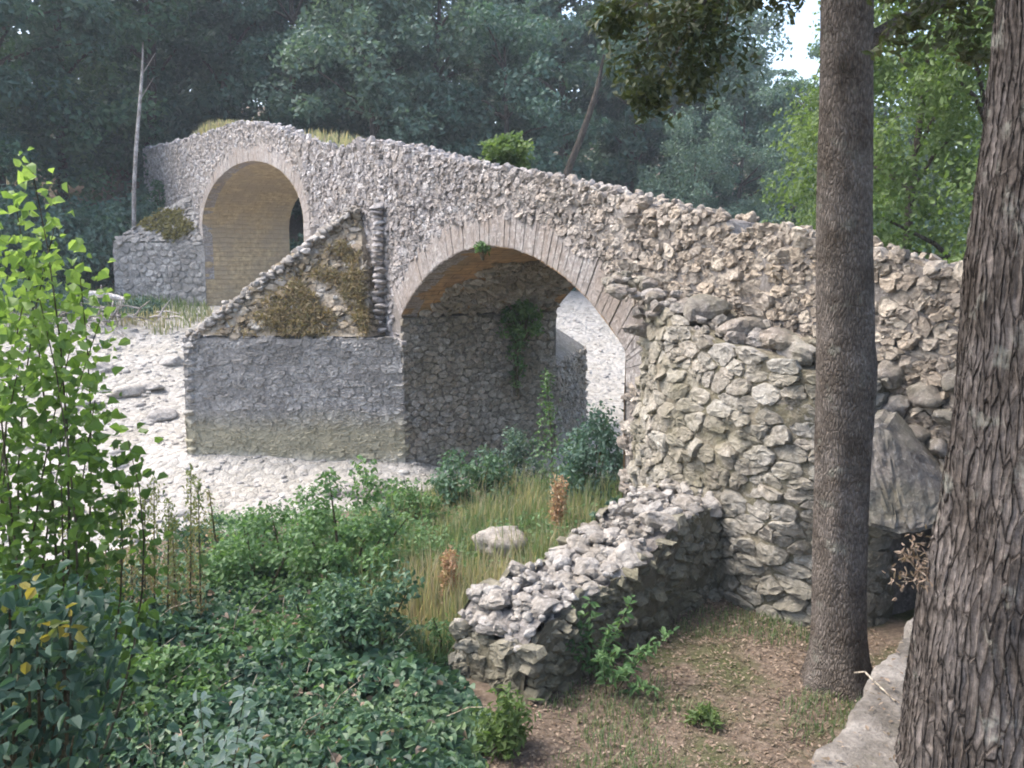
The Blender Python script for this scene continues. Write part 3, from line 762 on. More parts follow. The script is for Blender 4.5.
# ------------------------------------------------------------------ forest behind the bridge
def make_tree(seed, ht, cr, base, mat, nclump, per, leaf, lean=.0, bark=None):
    g = np.random.default_rng(seed)
    t = thing('forest_tree', '', 'tree'); tr = MB()
    z = np.linspace(-.6, ht * .85, 12)
    pts = np.stack([lean * z + .12 * np.sin(z * .5 + seed), .1 * np.cos(z * .6 + seed), z], 1)
    tr.tube(pts, np.linspace(.2, .05, 12) * ht / 11, 9)
    cen0 = np.array([lean * ht * .6, 0, base + (ht - base) * .5]); rad = np.array([cr, cr, (ht - base) * .55])
    cen = clumps(g, nclump, cen0, rad)
    for c in cen[:16]:
        k = np.argmin(abs(z - (c[2] - .25 * ht * .4))); a = pts[k]
        tr.tube([a, a * .5 + c * .5 + [0, 0, .2], c], [.07, .05, .02], 5)
    tr.build('trunk', bark or M_bark_bg, t)
    cb = MB(); clump_leaves(cb, g, cen, cr * .26, per, leaf, leaf * .62)
    cb.build('crown', mat, t, smooth=False)
    return t
def copy_tree(o):
    c = o.copy(); C.objects.link(c)
    for ch in o.children:
        k = ch.copy(); C.objects.link(k); k.parent = c
    return c
protos = [make_tree(1, 12, 3.3, 1.6, L_blue, 90, 190, .26), make_tree(2, 12, 3.0, 1.0, L_mid, 90, 190, .25), make_tree(3, 12, 3.5, 1.8, L_grey, 95, 190, .25),
          make_tree(4, 12, 2.8, 4.5, L_blue, 70, 200, .27, .06), make_tree(5, 12, 3.9, .3, L_grey, 105, 170, .22)]
used = set()
G = 'forest trees behind the bridge'
forest = [  # px, forward distance, height, width factor, variant, label
 (-70, 34, 13, 1.0, 1, 'dark green tree cut off by the left edge behind the poplar sapling'),
 (10, 37, 14, 1.0, 0, 'blue green tree at the top left corner above the poplar sapling'),
 (75, 40, 15, 1.0, 1, 'dark tree just left of the thin pale bare trunk'),
 (160, 45, 17, 1.0, 3, 'high crowned tree above the left end of the bridge, right of the thin pale trunk'),
 (235, 50, 18, 1.0, 3, 'high crowned dark tree over the shadowy hollow above the far arch'),
 (300, 46, 15, .95, 0, 'blue green tree right of the dark hollow above the far arch'),
 (375, 41, 13.5, 1.0, 2, 'pale grey green tree with rounded clumps above the broken step in the bridge top'),
 (440, 45, 15, 1.0, 2, 'tall grey green tree between the broken step and the bright shrub on the deck'),
 (505, 42, 13, .95, 0, 'bluish tree standing behind the bright shrub on the bridge deck'),
 (560, 54, 19, 1.0, 3, 'dark tree deep in the gap where a leaning trunk shows'),
 (625, 48, 16, 1.0, 3, 'high crowned tree behind the drooping oak branch'),
 (690, 41, 8.6, .85, 4, 'low bushy tree close behind the middle of the ramp wall'),
 (665, 52, 16, 1.0, 0, 'tall blue green tree behind the low bushy tree and left of the white sky gap'),
 (735, 46, 11, 1.0, 2, 'soft grey green tree below the white gap of sky'),
 (785, 41, 8.2, .85, 4, 'low rounded tree left of the slim trunk, behind the ramp wall'),
 (800, 55, 11.5, .9, 1, 'greener tree seen against the slim trunk under the sky gap'),
 (130, 55, 20, 1.1, 0, 'tall tree on the slope behind the thin pale trunk'),
 (30, 52, 19, 1.1, 2, 'tall tree on the slope at the top left, behind the front row'),
 (330, 58, 21, 1.1, 1, 'tall tree on the slope rising behind the bridge crest'),
 (420, 60, 21, 1.1, 0, 'tall tree on the slope at the top middle, left of the dark gap'),
 (505, 62, 21, 1.1, 1, 'tall tree on the slope right above the bright shrub on the deck'),
 (600, 66, 21, 1.1, 0, 'tall tree on the slope behind the drooping oak branch'),
 (230, 66, 23, 1.2, 0, 'tallest tree on the slope high above the far arch'),
 (690, 66, 17, 1.0, 2, 'distant tree whose top edges the left side of the sky gap'),
 (900, 52, 10.5, 1.0, 1, 'distant mid green tree between the slim trunk and the large oak'),
 (985, 48, 11, 1.0, 2, 'distant grey green tree behind the large oak trunk'),
 (190, 60, 20, 1.1, 1, 'tall tree on the slope behind the left end of the bridge'),
 (280, 56, 18, 1.0, 2, 'grey green tree on the slope between the dark hollow and the bridge crest'),
 (870, 62, 13, 1.2, 0, 'distant blue green tree just right of the slim trunk'),
 (950, 60, 14, 1.2, 4, 'broad distant tree low behind the ramp, left of the large oak'),
 (722, 74, 9.5, 1.2, 4, 'small distant tree low in the gap left of the slim trunk, below the sky'),
 (768, 78, 9, 1.2, 1, 'small distant tree on the far slope right below the white sky gap'),
 (1080, 45, 13, 1.0, 1, 'distant tree beyond the right edge behind the large oak'),
]
def set_tree(o, x, y, h, w, rz, label, group=G):
    o.location = (x, y, float(ground_z(x, y)) - .1); s = h / 12.
    o.scale = (s * w, s * w, s); o.rotation_euler = (0, 0, rz); tag(o, label, 'tree', group)
for i, (px, d, h, w, k, lab) in enumerate(forest):
    o = protos[k] if k not in used else copy_tree(protos[k]); used.add(k)
    set_tree(o, (px - 512) / F * d, d, h, w, i * 1.9, lab)
# undergrowth of the far bank
def make_bush(name, seed, mat, nclump, per, leaf, rad, stemm=None, mode='quad', lab='', cat='shrub', wd=.62, cr=.34):
    g = np.random.default_rng(seed); t = thing(name, lab, cat); st = MB()
    cen = clumps(g, nclump, (0, 0, rad[2] * .75), rad, .35, -.75)
    cen[:, 2] = np.maximum(cen[:, 2], .08)
    for c in cen[:14]:
        a = np.array([c[0] * .15, c[1] * .15, -.08])
        st.tube([a, a * .5 + c * .5 + [0, 0, .1 * rad[2]], c], np.array([.03, .02, .008]) * rad[2], 5)
    st.build('stems', stemm or M_stem, t)
    cb = MB(); clump_leaves(cb, g, cen, np.mean(rad) * cr, per, leaf, leaf * wd, mode)
    cb.build('foliage', mat, t, smooth=False)
    return t
bb = make_bush('undergrowth_shrub', 31, L_blue, 60, 130, .2, (1.9, 1.9, 1.3), M_bark_bg)
GB = 'undergrowth shrubs on the far bank'
for i, (px, d, s, lab) in enumerate([
  (60, 33, 1.0, 'dark undergrowth shrub behind the poplar sapling'), (95, 34, 1.15, 'dark shrub beside the left end of the bridge above the driftwood'),
  (120, 36, 1.0, 'dark shrub at the foot of the thin pale trunk'), (25, 34, 1.2, 'dark undergrowth shrub near the left edge behind the lime leaves'),
  (-25, 32, 1.2, 'dark undergrowth shrub cut off by the left edge'), (310, 38, 1.1, 'low shrub behind the bridge crest right of the far arch'),
  (210, 42, 1.4, 'dim shrub in the hollow above the far arch'), (270, 44, 1.5, 'dim shrub in the hollow, right of the bridge crest'),
  (420, 36, 1.2, 'shrub behind the broken step of the bridge top'), (620, 43, 1.6, 'shrub behind the ramp wall in front of the dark gap'),
  (655, 42, 1.6, 'pale shrub behind the ramp wall, left of the low bushy tree'), (735, 38, 1.4, 'shrub behind the notch in the ramp wall'),
  (545, 44, 1.4, 'dim shrub at the foot of the leaning trunk'),
  (190, 50, 2.0, 'large dim shrub on the slope above the left end of the bridge'), (340, 50, 2.0, 'large dim shrub on the slope behind the bridge crest'), (740, 50, 2.2, 'large shrub on the slope under the white sky gap'), (752, 43, 2.0, 'shrub just behind the notch in the ramp wall, below the sky gap'),
  (700, 47, 1.8, 'shrub on the slope between the low bushy tree and the sky gap'), (790, 52, 2.2, 'large shrub on the slope just left of the slim trunk'), (560, 50, 2.0, 'large dim shrub on the slope right of the leaning trunk'),
  (470, 48, 2.0, 'large dim shrub on the slope behind the bright deck shrub'), (880, 46, 2.2, 'large shrub behind the ramp between slim trunk and large oak'), (120, 46, 2.0, 'large dim shrub on the slope behind the thin pale trunk'),
  (20, 29, .7, 'low shrub at the edge of the gravel by the left edge'), (75, 29, .6, 'low shrub at the edge of the gravel left of the driftwood'), (135, 29.5, .5, 'low shrub at the foot of the far pier')]):
    o = bb if i == 0 else copy_tree(bb)
    x = (px - 512) / F * d; o.location = (x, d, float(ground_z(x, d)) - .1); o.scale = (s, s, s * 1.1); o.rotation_euler = (0, 0, i * 2.2); tag(o, lab, 'shrub', GB)
# pale thin trunk and leaning trunk in the forest
def pole(name, lab, pts, rad, mat, cat='tree trunk'):
    pts = np.asarray(pts, float); m = MB(); m.tube(pts - pts[0], rad, 9)
    for k in (2, 3):
        a = pts[-k] - pts[0]; m.tube([a, a + [.5, .1, .8]], [rad[-k] * .4, .01], 5)
    o = m.build(name, mat); o.location = pts[0]; return tag(o, lab, cat)
pole('bare_trunk', 'thin pale bare trunk rising behind the left end of the bridge', [at(134, 235, 33.5), at(134, 190, 33.5), at(136, 150, 33.5), at(140, 100, 33.6), at(142, 75, 33.7), at(143, 42, 33.8)], [.08, .075, .07, .06, .05, .02], M_bark_pale)
pole('leaning_trunk', 'thin grey trunk leaning right in the dark gap between the trees', [at(562, 190, 37), at(570, 165, 37), at(580, 140, 37.), at(590, 112, 37.2), at(598, 85, 37.5), at(604, 55, 37.8)], [.16, .15, .14, .12, .10, .05], M_bark_dark)

# light green trees nearer, right of the slim trunk
lt = make_tree(9, 12, 3.6, .8, L_light, 150, 190, .15)
set_tree(lt, *(at(915, 200, 17.)[:2]), 9.4, .85, .5, 'bright light green tree between the slim trunk and the large oak', 'light green trees beyond the ramp')
lt2 = copy_tree(lt); set_tree(lt2, *(at(985, 200, 15.5)[:2]), 10.4, .85, 2.4, 'light green tree half hidden behind the large oak trunk', 'light green trees beyond the ramp')
lt3 = copy_tree(lt); set_tree(lt3, *(at(850, 200, 27.)[:2]), 8.2, .6, 4.1, 'yellow green tree directly behind the slim trunk', 'light green trees beyond the ramp')
# ------------------------------------------------------------------ near trees
def trunk_mesh(cx, rad, zs, k, nm, mat, parent, lump=0., flare=0.):
    th = np.linspace(0, 2 * np.pi, k, endpoint=False)
    Z = zs[:, None] + 0 * th; rr = rad[:, None] * (1 + .03 * np.sin(3 * th + zs[:, None] * .8) + lump * fbm(np.cos(th)[None] * 2 + 5 + 0 * Z, Z * 1.2 + np.sin(th)[None] * 2))
    rr = rr * (1 + flare * np.exp(-((zs[:, None] - zs[0] - .3).clip(0) / .25)) * np.cos(5 * th + 1))
    P = np.stack([cx[:, :1] + rr * np.cos(th), cx[:, 1:2] + rr * np.sin(th), Z], -1)
    m = MB(); m.grid(P, .5, 0, None, True); return m
slim_y = 6.3
slim = thing('slim_tree', 'slim straight tree with grey brown bark in front of the bridge ramp', 'tree', tuple(at(838, 712, slim_y)))
sl = np.array([[838, 720, 27], [838.5, 690, 26.5], [840, 560, 27], [842, 450, 28.2], [845.5, 385, 29.8], [846, 365, 30], [844.5, 340, 28.], [844, 250, 27], [844, 200, 26], [846, 100, 25], [847, 0, 24], [849, -300, 20], [852, -700, 12]])
c3 = np.array([at(a, b, slim_y) for a, b, _ in sl]); base = np.array(slim.location)
zs = np.linspace(c3[0, 2] - .25, c3[-1, 2], 220); o_ = np.argsort(c3[:, 2])
cx = np.stack([np.interp(zs, c3[o_, 2], c3[o_, 0]), np.interp(zs, c3[o_, 2], c3[o_, 1])], 1)
rad = np.interp(zs, c3[o_, 2], (sl[:, 2] / F * slim_y * 1.0)[o_])
gz_ = float(ground_z(*c3[0, :2])); rad += .10 * np.exp(-((zs - gz_ + .03).clip(0) / .20) ** 1.1)
m = trunk_mesh(cx - base[:2], rad, zs - base[2], 64, 'trunk', M_bark_slim, slim, .08, .16)
top = c3[-1] - base
g = np.random.default_rng(55)
for i in range(9):
    zz = 4.8 + i * .35; k = np.argmin(abs(zs - base[2] - zz)); a = np.array([*(cx[k] - base[:2]), zz]); d = np.array([math.cos(i * 2.4), math.sin(i * 2.4), .55])
    m.tube([a, a + d * .9, a + d * 1.9 + [0, 0, .1]], [.06, .045, .02], 7)
hb = at(740, -40, 6.1) - base; ha = np.array([*(cx[np.argmin(abs(zs - base[2] - 5.2))] - base[:2]), 5.2])
droop = [at(700, 5, 5.7), at(665, 40, 5.6), at(635, 70, 5.6), at(690, 80, 5.7), at(650, 100, 5.7), at(720, 60, 5.8), at(612, 20, 5.6), at(680, 20, 5.8), at(720, 15, 5.7), at(645, 10, 5.6), at(665, 75, 5.7), at(700, 40, 5.6)]
m.tube([ha, hb * .5 + ha * .5 + [0, 0, .3], hb, droop[0] - base], [.05, .04, .03, .015], 7)
for d in droop[1:]:
    m.tube([hb, (hb + d - base) / 2 + [0, 0, .08], d - base], [.015, .01, .004], 5)
m.build('trunk', M_bark_slim, slim)
cb = MB(); cc = clumps(g, 95, np.array([-.1, .1, 7.4]), np.array([2.6, 2.4, 2.0]), .3)
cc = cc[(cc + base)[:, 2] > .30 * (cc + base)[:, 1] + .55]
clump_leaves(cb, g, cc, .55, 150, .075, .04)
clump_leaves(cb, g, np.array(droop) - base, .20, 150, .065, .032, flat=1.1)
clump_leaves(cb, g, np.array([at(x_, y_, 6.) for x_, y_ in [(762, -4), (790, -6), (748, 2), (785, 8), (730, -10)]]) - base, .12, 45, .065, .032)
cb.build('crown', L_oak, slim, smooth=False)

oak_y = 3.45
oak = thing('large_oak', 'large oak with deeply furrowed bark filling the right edge', 'tree', tuple(at(1000, 800, oak_y)))
ob = np.array(oak.location)
ol = np.array([[800, 878], [768, 893], [700, 904], [600, 920], [520, 938], [400, 954], [268, 966], [150, 985], [0, 1003], [-200, 1020], [-600, 1040]])  # photo row, left edge
wid = np.array([225, 212, 200, 190, 180, 172, 168, 165, 165, 150, 120])
cz = np.array([at(x_ + w_ / 2, y_, oak_y) for (y_, x_), w_ in zip(ol, wid)])
zs = np.concatenate([np.linspace(cz[0, 2] - .3, 1.3, 420), np.linspace(1.35, cz[-1, 2], 40)]); o_ = np.argsort(cz[:, 2])
cx = np.stack([np.interp(zs, cz[o_, 2], cz[o_, 0]), np.interp(zs, cz[o_, 2], cz[o_, 1])], 1)
rad = np.interp(zs, cz[o_, 2], (wid / 2 / F * oak_y)[o_]) - .03
m = trunk_mesh(cx - ob[:2], rad, zs - ob[2], 300, 'trunk', M_bark_oak, oak, .10)
for i in range(8):
    zz = zs[-1] - ob[2] - 1.2 + i * .15; k = np.argmin(abs(zs - ob[2] - zz)); a = np.array([*(cx[k] - ob[:2]), zz]); d = np.array([math.cos(i * 2.4 + 1), math.sin(i * 2.4 + 1), .5])
    m.tube([a, a + d * 1.2, a + d * 2.6], [.12, .08, .03], 8)
m.build('trunk', M_bark_oak, oak)
cb = MB(); cc = clumps(g, 120, np.array([.2, .3, 6.3]), np.array([3.6, 3.3, 1.9]), .3)
cc = np.concatenate([cc, clumps(g, 60, np.array([-2.2, 4.2, 6.9]) - ob, np.array([3.0, 2.8, 1.5]), .2)]); cw = cc + ob  # second clump set is unseen, added left overhead to shade the foreground
cc = cc[(cw[:, 2] > .30 * cw[:, 1] + .6)]
clump_leaves(cb, g, cc, .6, 130, .085, .045)
clump_leaves(cb, g, np.array([at(x_, y_, 4.6) for x_, y_ in [(890, -10), (925, 5), (960, 0), (905, 25), (985, 20), (945, 35), (975, 55), (895, 50)]]) - ob, .13, 60, .06, .033)
cb.build('crown', L_oak, oak, smooth=False)

# ------------------------------------------------------------------ ruined low wall running down from the buttress
W0 = np.array([-.12, 6.55]); W1 = np.array([1.92, 8.78]); WL = np.linalg.norm(W1 - W0); wd_ = (W1 - W0) / WL; wn = np.array([wd_[1], -wd_[0]])
wz = -3.4
low = thing('ruined_wall', 'low ruined rubble wall with a broken pale top running down from the buttress', 'wall', (*W0, wz), math.atan2(wd_[1], wd_[0]))
def wtop(p): return np.interp(p, [-.2, .1, .8, 1.6, 2.2, WL], [.42, .62, .70, .84, 1.0, 1.04]) + .05 * np.sin(p * 9) * np.cos(p * 5)
HT = .36
mb = MB()
side_r = lambda p, q, h: np.stack([p, -HT - h - .06 * (1 - q) + 0 * p + .03 * fbm(p * 3, q * 3), q], -1)
side_l = lambda p, q, h: np.stack([p, HT + h + 0 * p, q], -1)
end_f = lambda p, q, h: np.stack([-h + .05 * fbm(p * 3, q * 3) - .08 * (1 - q), p, q], -1)
for f, s0, s1, sd in ((side_r, -.05, WL + .3, 201), (side_l, 0, WL, 202), (end_f, -HT, HT, 203)):
    P = sites(s0, s1, -.3, 1.2, .17, .115, seed=sd, drop=.14)
    lim = wtop(P[:, 0]) if sd != 203 else .5
    stones(mb, P, (P[:, 0] > s0) & (P[:, 0] < s1) & (P[:, 1] < lim - .03), f, K=14, seed=sd + 5, h=(.02, .09), rough=.008)
    pp, qq = np.meshgrid(np.linspace(s0, s1, 70), np.linspace(0, 1, 26), indexing='ij'); lim = (wtop(pp) if sd != 203 else .45 + 0 * pp)
    mb.grid(f(pp, -.4 + qq * (lim - .04 + .4), .03 + .04 * fbm(pp * 6 + sd, qq * 7)), .4, 1)
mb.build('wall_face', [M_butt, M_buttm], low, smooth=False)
mb = MB(); g = np.random.default_rng(210); pos, size = [], []
pp, qq = np.meshgrid(np.linspace(-.05, WL + .1, 40), np.linspace(-HT, HT, 12), indexing='ij')
mb.grid(np.stack([pp, qq, wtop(pp) - .06 + .07 * fbm(pp * 4, qq * 4)], -1), .4, 1)
for i in range(620):
    p = g.uniform(-.1, WL + .15); q = g.uniform(-HT - .02, HT + .02); s = g.uniform(.025, .06) if g.random() < .8 else g.uniform(.065, .11)
    pos.append((p, q, wtop(p) - .04 + g.uniform(-.03, .06))); size.append((s * g.uniform(1, 1.5), s, s * g.uniform(.55, .9)))
for p, q, s in [(.25, -.25, .17), (.12, .1, .15), (1.35, -.27, .19), (1.9, -.22, .2), (2.3, -.3, .17), (.6, .3, .15), (2.6, -.36, .16), (1.0, -.1, .14)]:
    pos.append((p, q, wtop(p))); size.append((s * 1.2, s * .9, s * .55))
rocks(mb, pos, size, 211, 0, .3)
mb.build('broken_top', [M_rock, M_mortar], low, smooth=False)

# ------------------------------------------------------------------ concrete ledge, slab, boulders
led = MB()
Ln = LEDGE_LEN = np.linalg.norm(LB - LA)
s_ = np.linspace(-2.2, Ln + .6, 220)
jag = .06 * fbm(s_ * 7, s_ * 0 + 2, 5) + .025 * fbm(s_ * 2, s_ * 0 + 5)
prof = [(0.03, -1.5), (0.0, -.9), (.0, -.05), (.012, -.015), (.04, 0.), (.3, .012), (.62, .0), (.64, -.5)]
G3 = np.array([[(*(LA + LD * a + LN * (d + j * (1 if d < .1 else 0))), LEDGE + h + (.012 * float(fbm(a * 3, d * 4)) if h > -.01 else 0)) for d, h in prof] for a, j in zip(s_, jag)])
led.grid(G3, .5)
led.add(G3[-1], [[0, 1, 2, 3], [0, 3, 4, 7]], None, .5)
o = led.build('concrete_ledge', M_conc, shift=(*LA, LEDGE - 1.1)); o.location = (*LA, LEDGE - 1.1)
tag(o, 'low concrete ledge with a rough rounded edge at the foot of the large oak', 'ledge')
def single_rock(name, lab, cat, p, size, mat, seed, rot=(0, 0, 0), sub=1):
    m = MB(); g = np.random.default_rng(seed); v, f = ROCKS[seed % 10]
    v = v + .06 * np.sin(v * 7 + seed); m.add(v * np.asarray(size), None, f, g.random())
    o = m.build(name, mat); o.location = p; o.rotation_euler = rot; return tag(o, lab, cat)
# leaning slab: an irregular thick plate resting against the ramp
sp = [(862, 424, 7.2), (884, 420, 7.2), (912, 452, 7.1), (946, 490, 7.), (942, 528, 6.85), (905, 538, 6.8), (860, 526, 6.9)]
bm = bmesh.new(); cen = np.mean([at(*q) for q in sp], 0)
for q in sp:
    for off in ((0, 0, 0), (.22, .34, .06)): bm.verts.new(at(*q) - cen + np.array(off))
bmesh.ops.convex_hull(bm, input=bm.verts[:]); bmesh.ops.dissolve_limit(bm, angle_limit=.12, verts=bm.verts[:], edges=bm.edges[:])
bmesh.ops.bevel(bm, geom=bm.edges[:], offset=.05, segments=2, affect='EDGES'); bmesh.ops.triangulate(bm, faces=bm.faces[:])
bmesh.ops.subdivide_edges(bm, edges=[e for e in bm.edges if e.calc_length() > .07], cuts=5, use_grid_fill=True); bmesh.ops.triangulate(bm, faces=bm.faces[:])
for v in bm.verts:
    x_, y_, z_ = v.co; k_ = .06 * float(fbm(x_ * 4 + y_ * 3, z_ * 4)) + .03 * float(fbm(x_ * 14, z_ * 14 + y_ * 9)); v.co += Vector((-.4 * k_, -k_, .3 * k_))
m = MB(); m.add([v.co[:] for v in bm.verts], None, [[v.index for v in f.verts] for f in bm.faces], .62); bm.free()
o = m.build('stone_slab', M_rockd, smooth=False); o.location = cen; tag(o, 'large grey stone slab leaning against the ramp between the two trunks', 'stone slab')
p = at(503, 535, 9.4); single_rock('boulder', 'pale flat boulder lying in the long grass left of the ruined wall', 'boulder', p - [0, 0, .05], (.36, .3, .17), M_rock, 4, (0, .1, .3))
p = at(752, 562, 8.05); single_rock('fallen_stone', 'angular grey stone sticking out at the foot of the buttress beside the ruined wall', 'stone', p, (.16, .16, .14), M_rockd, 7, (.3, .2, .5))
GS = 'rubble stones along the foot of the pier'
for i, (px, py, w_, lab) in enumerate([
  (352, 492, 30, 'grey stone at the left end of the rubble line by the pier foot'), (378, 486, 34, 'flat stone second from the left in the rubble by the pier foot'), (402, 478, 30, 'stone standing against the corner of the pier in the rubble line'),
  (366, 478, 26, 'small stone on top of the rubble line by the pier foot'), (330, 497, 24, 'low stone half sunk in gravel left of the rubble line'), (392, 494, 28, 'stone nearest the bushes in the rubble by the pier foot'), (425, 480, 26, 'dark stone of the rubble just under the arch')]):
    d = 15.6; p = at(px, py, d); p[2] = float(surf(p[0], p[1])) + .06
    o = single_rock('rubble_stone', lab, 'stone', p, (w_ / F * d * .55, .22, .16), M_rockd if i % 2 else M_rock, 20 + i, (0, 0, i)); o['group'] = GS
# river boulders far out
GR = 'boulders on the gravel bar'
for i, (px, d, s, lab) in enumerate([(100, 24, .4, 'pale boulder on the gravel in front of the driftwood'), (118, 22.5, .45, 'pale boulder on the gravel left of the pier nose, with a dark side'), (145, 23, .35, 'flat pale boulder beside the pier nose'),
  (160, 21, .4, 'pale boulder closest to the pier nose'), (80, 21.5, .3, 'small boulder behind the lime leaves'), (170, 25, .4, 'pale boulder at the far edge of the gravel')]):
    x = (px - 512) / F * d; o = single_rock('boulder', lab, 'boulder', (x, d, float(surf(x, d)) + .02), (s * 1.3, s, s * .5), M_gravel_rock, 40 + i, (0, 0, i * 1.3)); o['group'] = GR
# cobbles: uncountable
mb = MB(); g = np.random.default_rng(300)
u_ = g.uniform(-19, -1.3, 5200); v_ = np.concatenate([g.uniform(-16, 1, 3900), g.uniform(3, 22, 1300)]); pw = b2w(u_, v_, river_z(u_, v_))
s_ = g.uniform(.02, .065, 5200) * np.where(g.random(5200) < .07, 2.2, 1.)
small_t = []
for s in range(6):
    bm = bmesh.new(); bmesh.ops.create_icosphere(bm, subdivisions=2, radius=1.); v = np.array([x.co[:] for x in bm.verts]); f = np.array([[x.index for x in p_.verts] for p_ in bm.faces]); bm.free()
    gg = np.random.default_rng(s); small_t.append((v * (1 + .12 * np.sin(v @ gg.normal(size=3) * 3))[:, None] if False else v * (1 + .12 * np.sin((v @ gg.normal(size=3)) * 3))[:, None], f))
for i in range(5200):
    v, f = small_t[i % 6]; a = g.uniform(0, 6.28); s = s_[i]
    Rz = np.array([[math.cos(a), -math.sin(a), 0], [math.sin(a), math.cos(a), 0], [0, 0, 1]])
    mb.add((v * [s * 1.4, s, s * .65]) @ Rz.T + pw[i], None, f, g.random())
tag(mb.build('cobbles', M_gravel_rock), 'pale rounded cobbles scattered over the dry river bed', 'cobbles', None, 'stuff')
# driftwood
dr = MB(); a, b = at(86, 294, 27), at(124, 299, 27.3); dr.tube([a - a, (b - a) * .5 + [0, 0, .05], b - a], [.11, .1, .06], 8)
dr.tube([(b - a) * .4, (b - a) * .45 + [.1, -.3, .35]], [.05, .02], 6)
o = dr.build('driftwood_log', M_drift); o.location = a; tag(o, 'bleached driftwood log lying left of the far pier', 'driftwood')
dr = MB(); g = np.random.default_rng(310)
for i in range(60):
    p = g.normal(0, 1, 3) * [.7, .4, .1] + [0, 0, .25]; d = unit(g.normal(0, 1, (1, 3)) * [1, 1, .35])[0]; dr.tube([p, p + d * .4 + [0, 0, .05], p + d * .9], [.03, .025, .01], 5)
p = at(100, 302, 27.6); o = dr.build('brushwood', M_bark_pale); o.location = (p[0], p[1], float(surf(p[0], p[1]))); tag(o, 'heap of pale brushwood at the foot of the far bank', 'brushwood')

# ------------------------------------------------------------------ foreground planting
# poplar sapling, lime green
g = np.random.default_rng(400)
pb = at(30, 600, 4.3); pb[2] = float(ground_z(pb[0], pb[1]))
pop = thing('poplar_sapling', 'lime green poplar sapling with round leaves at the left edge', 'sapling', tuple(pb))
st = MB(); lf = MB()
tips = [(30, 158, 4.2), (15, 200, 4.3), (55, 225, 4.3), (-25, 190, 4.2), (80, 275, 4.4), (100, 320, 4.5), (-10, 260, 4.0), (40, 300, 4.1), (70, 350, 4.2), (95, 400, 4.4), (20, 360, 4.0), (115, 455, 4.4), (-30, 330, 4.1), (60, 430, 4.3), (10, 440, 4.1), (128, 440, 4.5), (35, 250, 4.25)]
for i, (px, py, d) in enumerate(tips):
    tp_ = at(px, py, d) - pb; b_ = np.array([g.normal(0, .06), g.normal(0, .06), -.1]); mid = b_ * .45 + tp_ * .55 + [g.normal(0, .22), g.normal(0, .15), .1]
    t_ = np.linspace(0, 1, 9)[:, None]; path = (1 - t_) ** 2 * b_ + 2 * t_ * (1 - t_) * mid + t_ ** 2 * tp_
    st.tube(path, np.linspace(.010, .002, 9), 6)
    nl = 230 if py < 330 else 95; tt = g.uniform(.3 if py < 330 else .5, 1.0, nl)[:, None]; P_ = (1 - tt) ** 2 * b_ + 2 * tt * (1 - tt) * mid + tt ** 2 * tp_
    sp_ = (.20 * (1.02 - tt) + .05); P_ = P_ + g.normal(0, 1, (nl, 3)) * sp_
    upper = ss(.15, .75, tt[:, 0]); 
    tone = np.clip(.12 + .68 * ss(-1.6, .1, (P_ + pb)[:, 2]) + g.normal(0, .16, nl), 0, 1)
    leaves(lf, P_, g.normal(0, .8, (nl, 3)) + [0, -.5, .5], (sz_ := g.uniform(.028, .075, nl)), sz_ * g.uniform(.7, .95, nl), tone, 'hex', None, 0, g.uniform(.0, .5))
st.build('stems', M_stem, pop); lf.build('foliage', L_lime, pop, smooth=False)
# ivy blanket
def mound(x, y):
    return .34 + .3 * fbm(x * .9 + 2, y * .9) + .18 * fbm(x * 2.3, y * 2.3 + 7)
mb = MB(); g = np.random.default_rng(410); N_ = 46000
y_ = g.uniform(3.4, 8.6, N_); pxs = g.uniform(-120, 520, N_); x_ = (pxs - 512) / F * y_
right = np.interp(y_, [3.4, 4.5, 5.5, 6.2, 7, 8.6], [470, 500, 480, 465, 430, 330])
k = pxs < right + 25 * fbm(y_ * 3, x_ * 3); x_, y_ = x_[k], y_[k]; n_ = len(x_)
edge = np.clip((right[k] - pxs[k]) / 60, .25, 1)
mh = np.maximum(mound(x_, y_), .12) * edge; hz = g.random(n_) ** .35
z_ = ground_z(x_, y_) + mh * hz
gx = (mound(x_ + .05, y_) - mound(x_ - .05, y_)) / .1; gy = (mound(x_, y_ + .05) - mound(x_, y_ - .05)) / .1
nr_ = np.stack([-gx, -gy - .25, np.ones(n_)], 1) + g.normal(0, .5, (n_, 3))
tone = np.clip(.36 + .6 * fbm(x_ * 1.6, y_ * 1.6) + g.normal(0, .22, n_), 0, 1)
szn = .75 + .9 * (fbm(x_ * 1.1 + 20, y_ * 1.1) + .35).clip(0, 1.1)
sel = fbm(x_ * 1.0 + 31, y_ * 1.0 + 3) + g.normal(0, .12, n_); P_ = np.stack([x_, y_, z_], 1); ax_ = np.stack([g.normal(0, 1, n_), g.normal(-.6, 1, n_), g.normal(-.3, .5, n_)], 1)
LN_, WD_ = g.uniform(.04, .08, n_) * szn, g.uniform(.036, .068, n_) * szn; dead = g.random(n_) < .03
for q_, m_k in (((sel <= .16) & ~dead, 0), ((sel > .16) & ~dead, 1), (dead, 2)):
    leaves(mb, P_[q_], nr_[q_], LN_[q_], WD_[q_] * (.7 if m_k == 1 else 1), tone[q_], 'hex', ax_[q_], m_k)
for i in range(120):
    a_ = P_[g.integers(n_)]; d_ = np.array([g.normal(0, .2), g.normal(0, .2), g.uniform(.05, .22)]); mb.tube([a_ - [0, 0, .1], a_ + d_ * .5, a_ + d_], [.004, .003, .002], 4, .5, 3)
tag(mb.build('ivy_cover', [L_ivy, L_bram, L_litter, M_straw], smooth=False), 'dark glossy ivy blanketing the bank in the foreground', 'ivy', None, 'stuff')
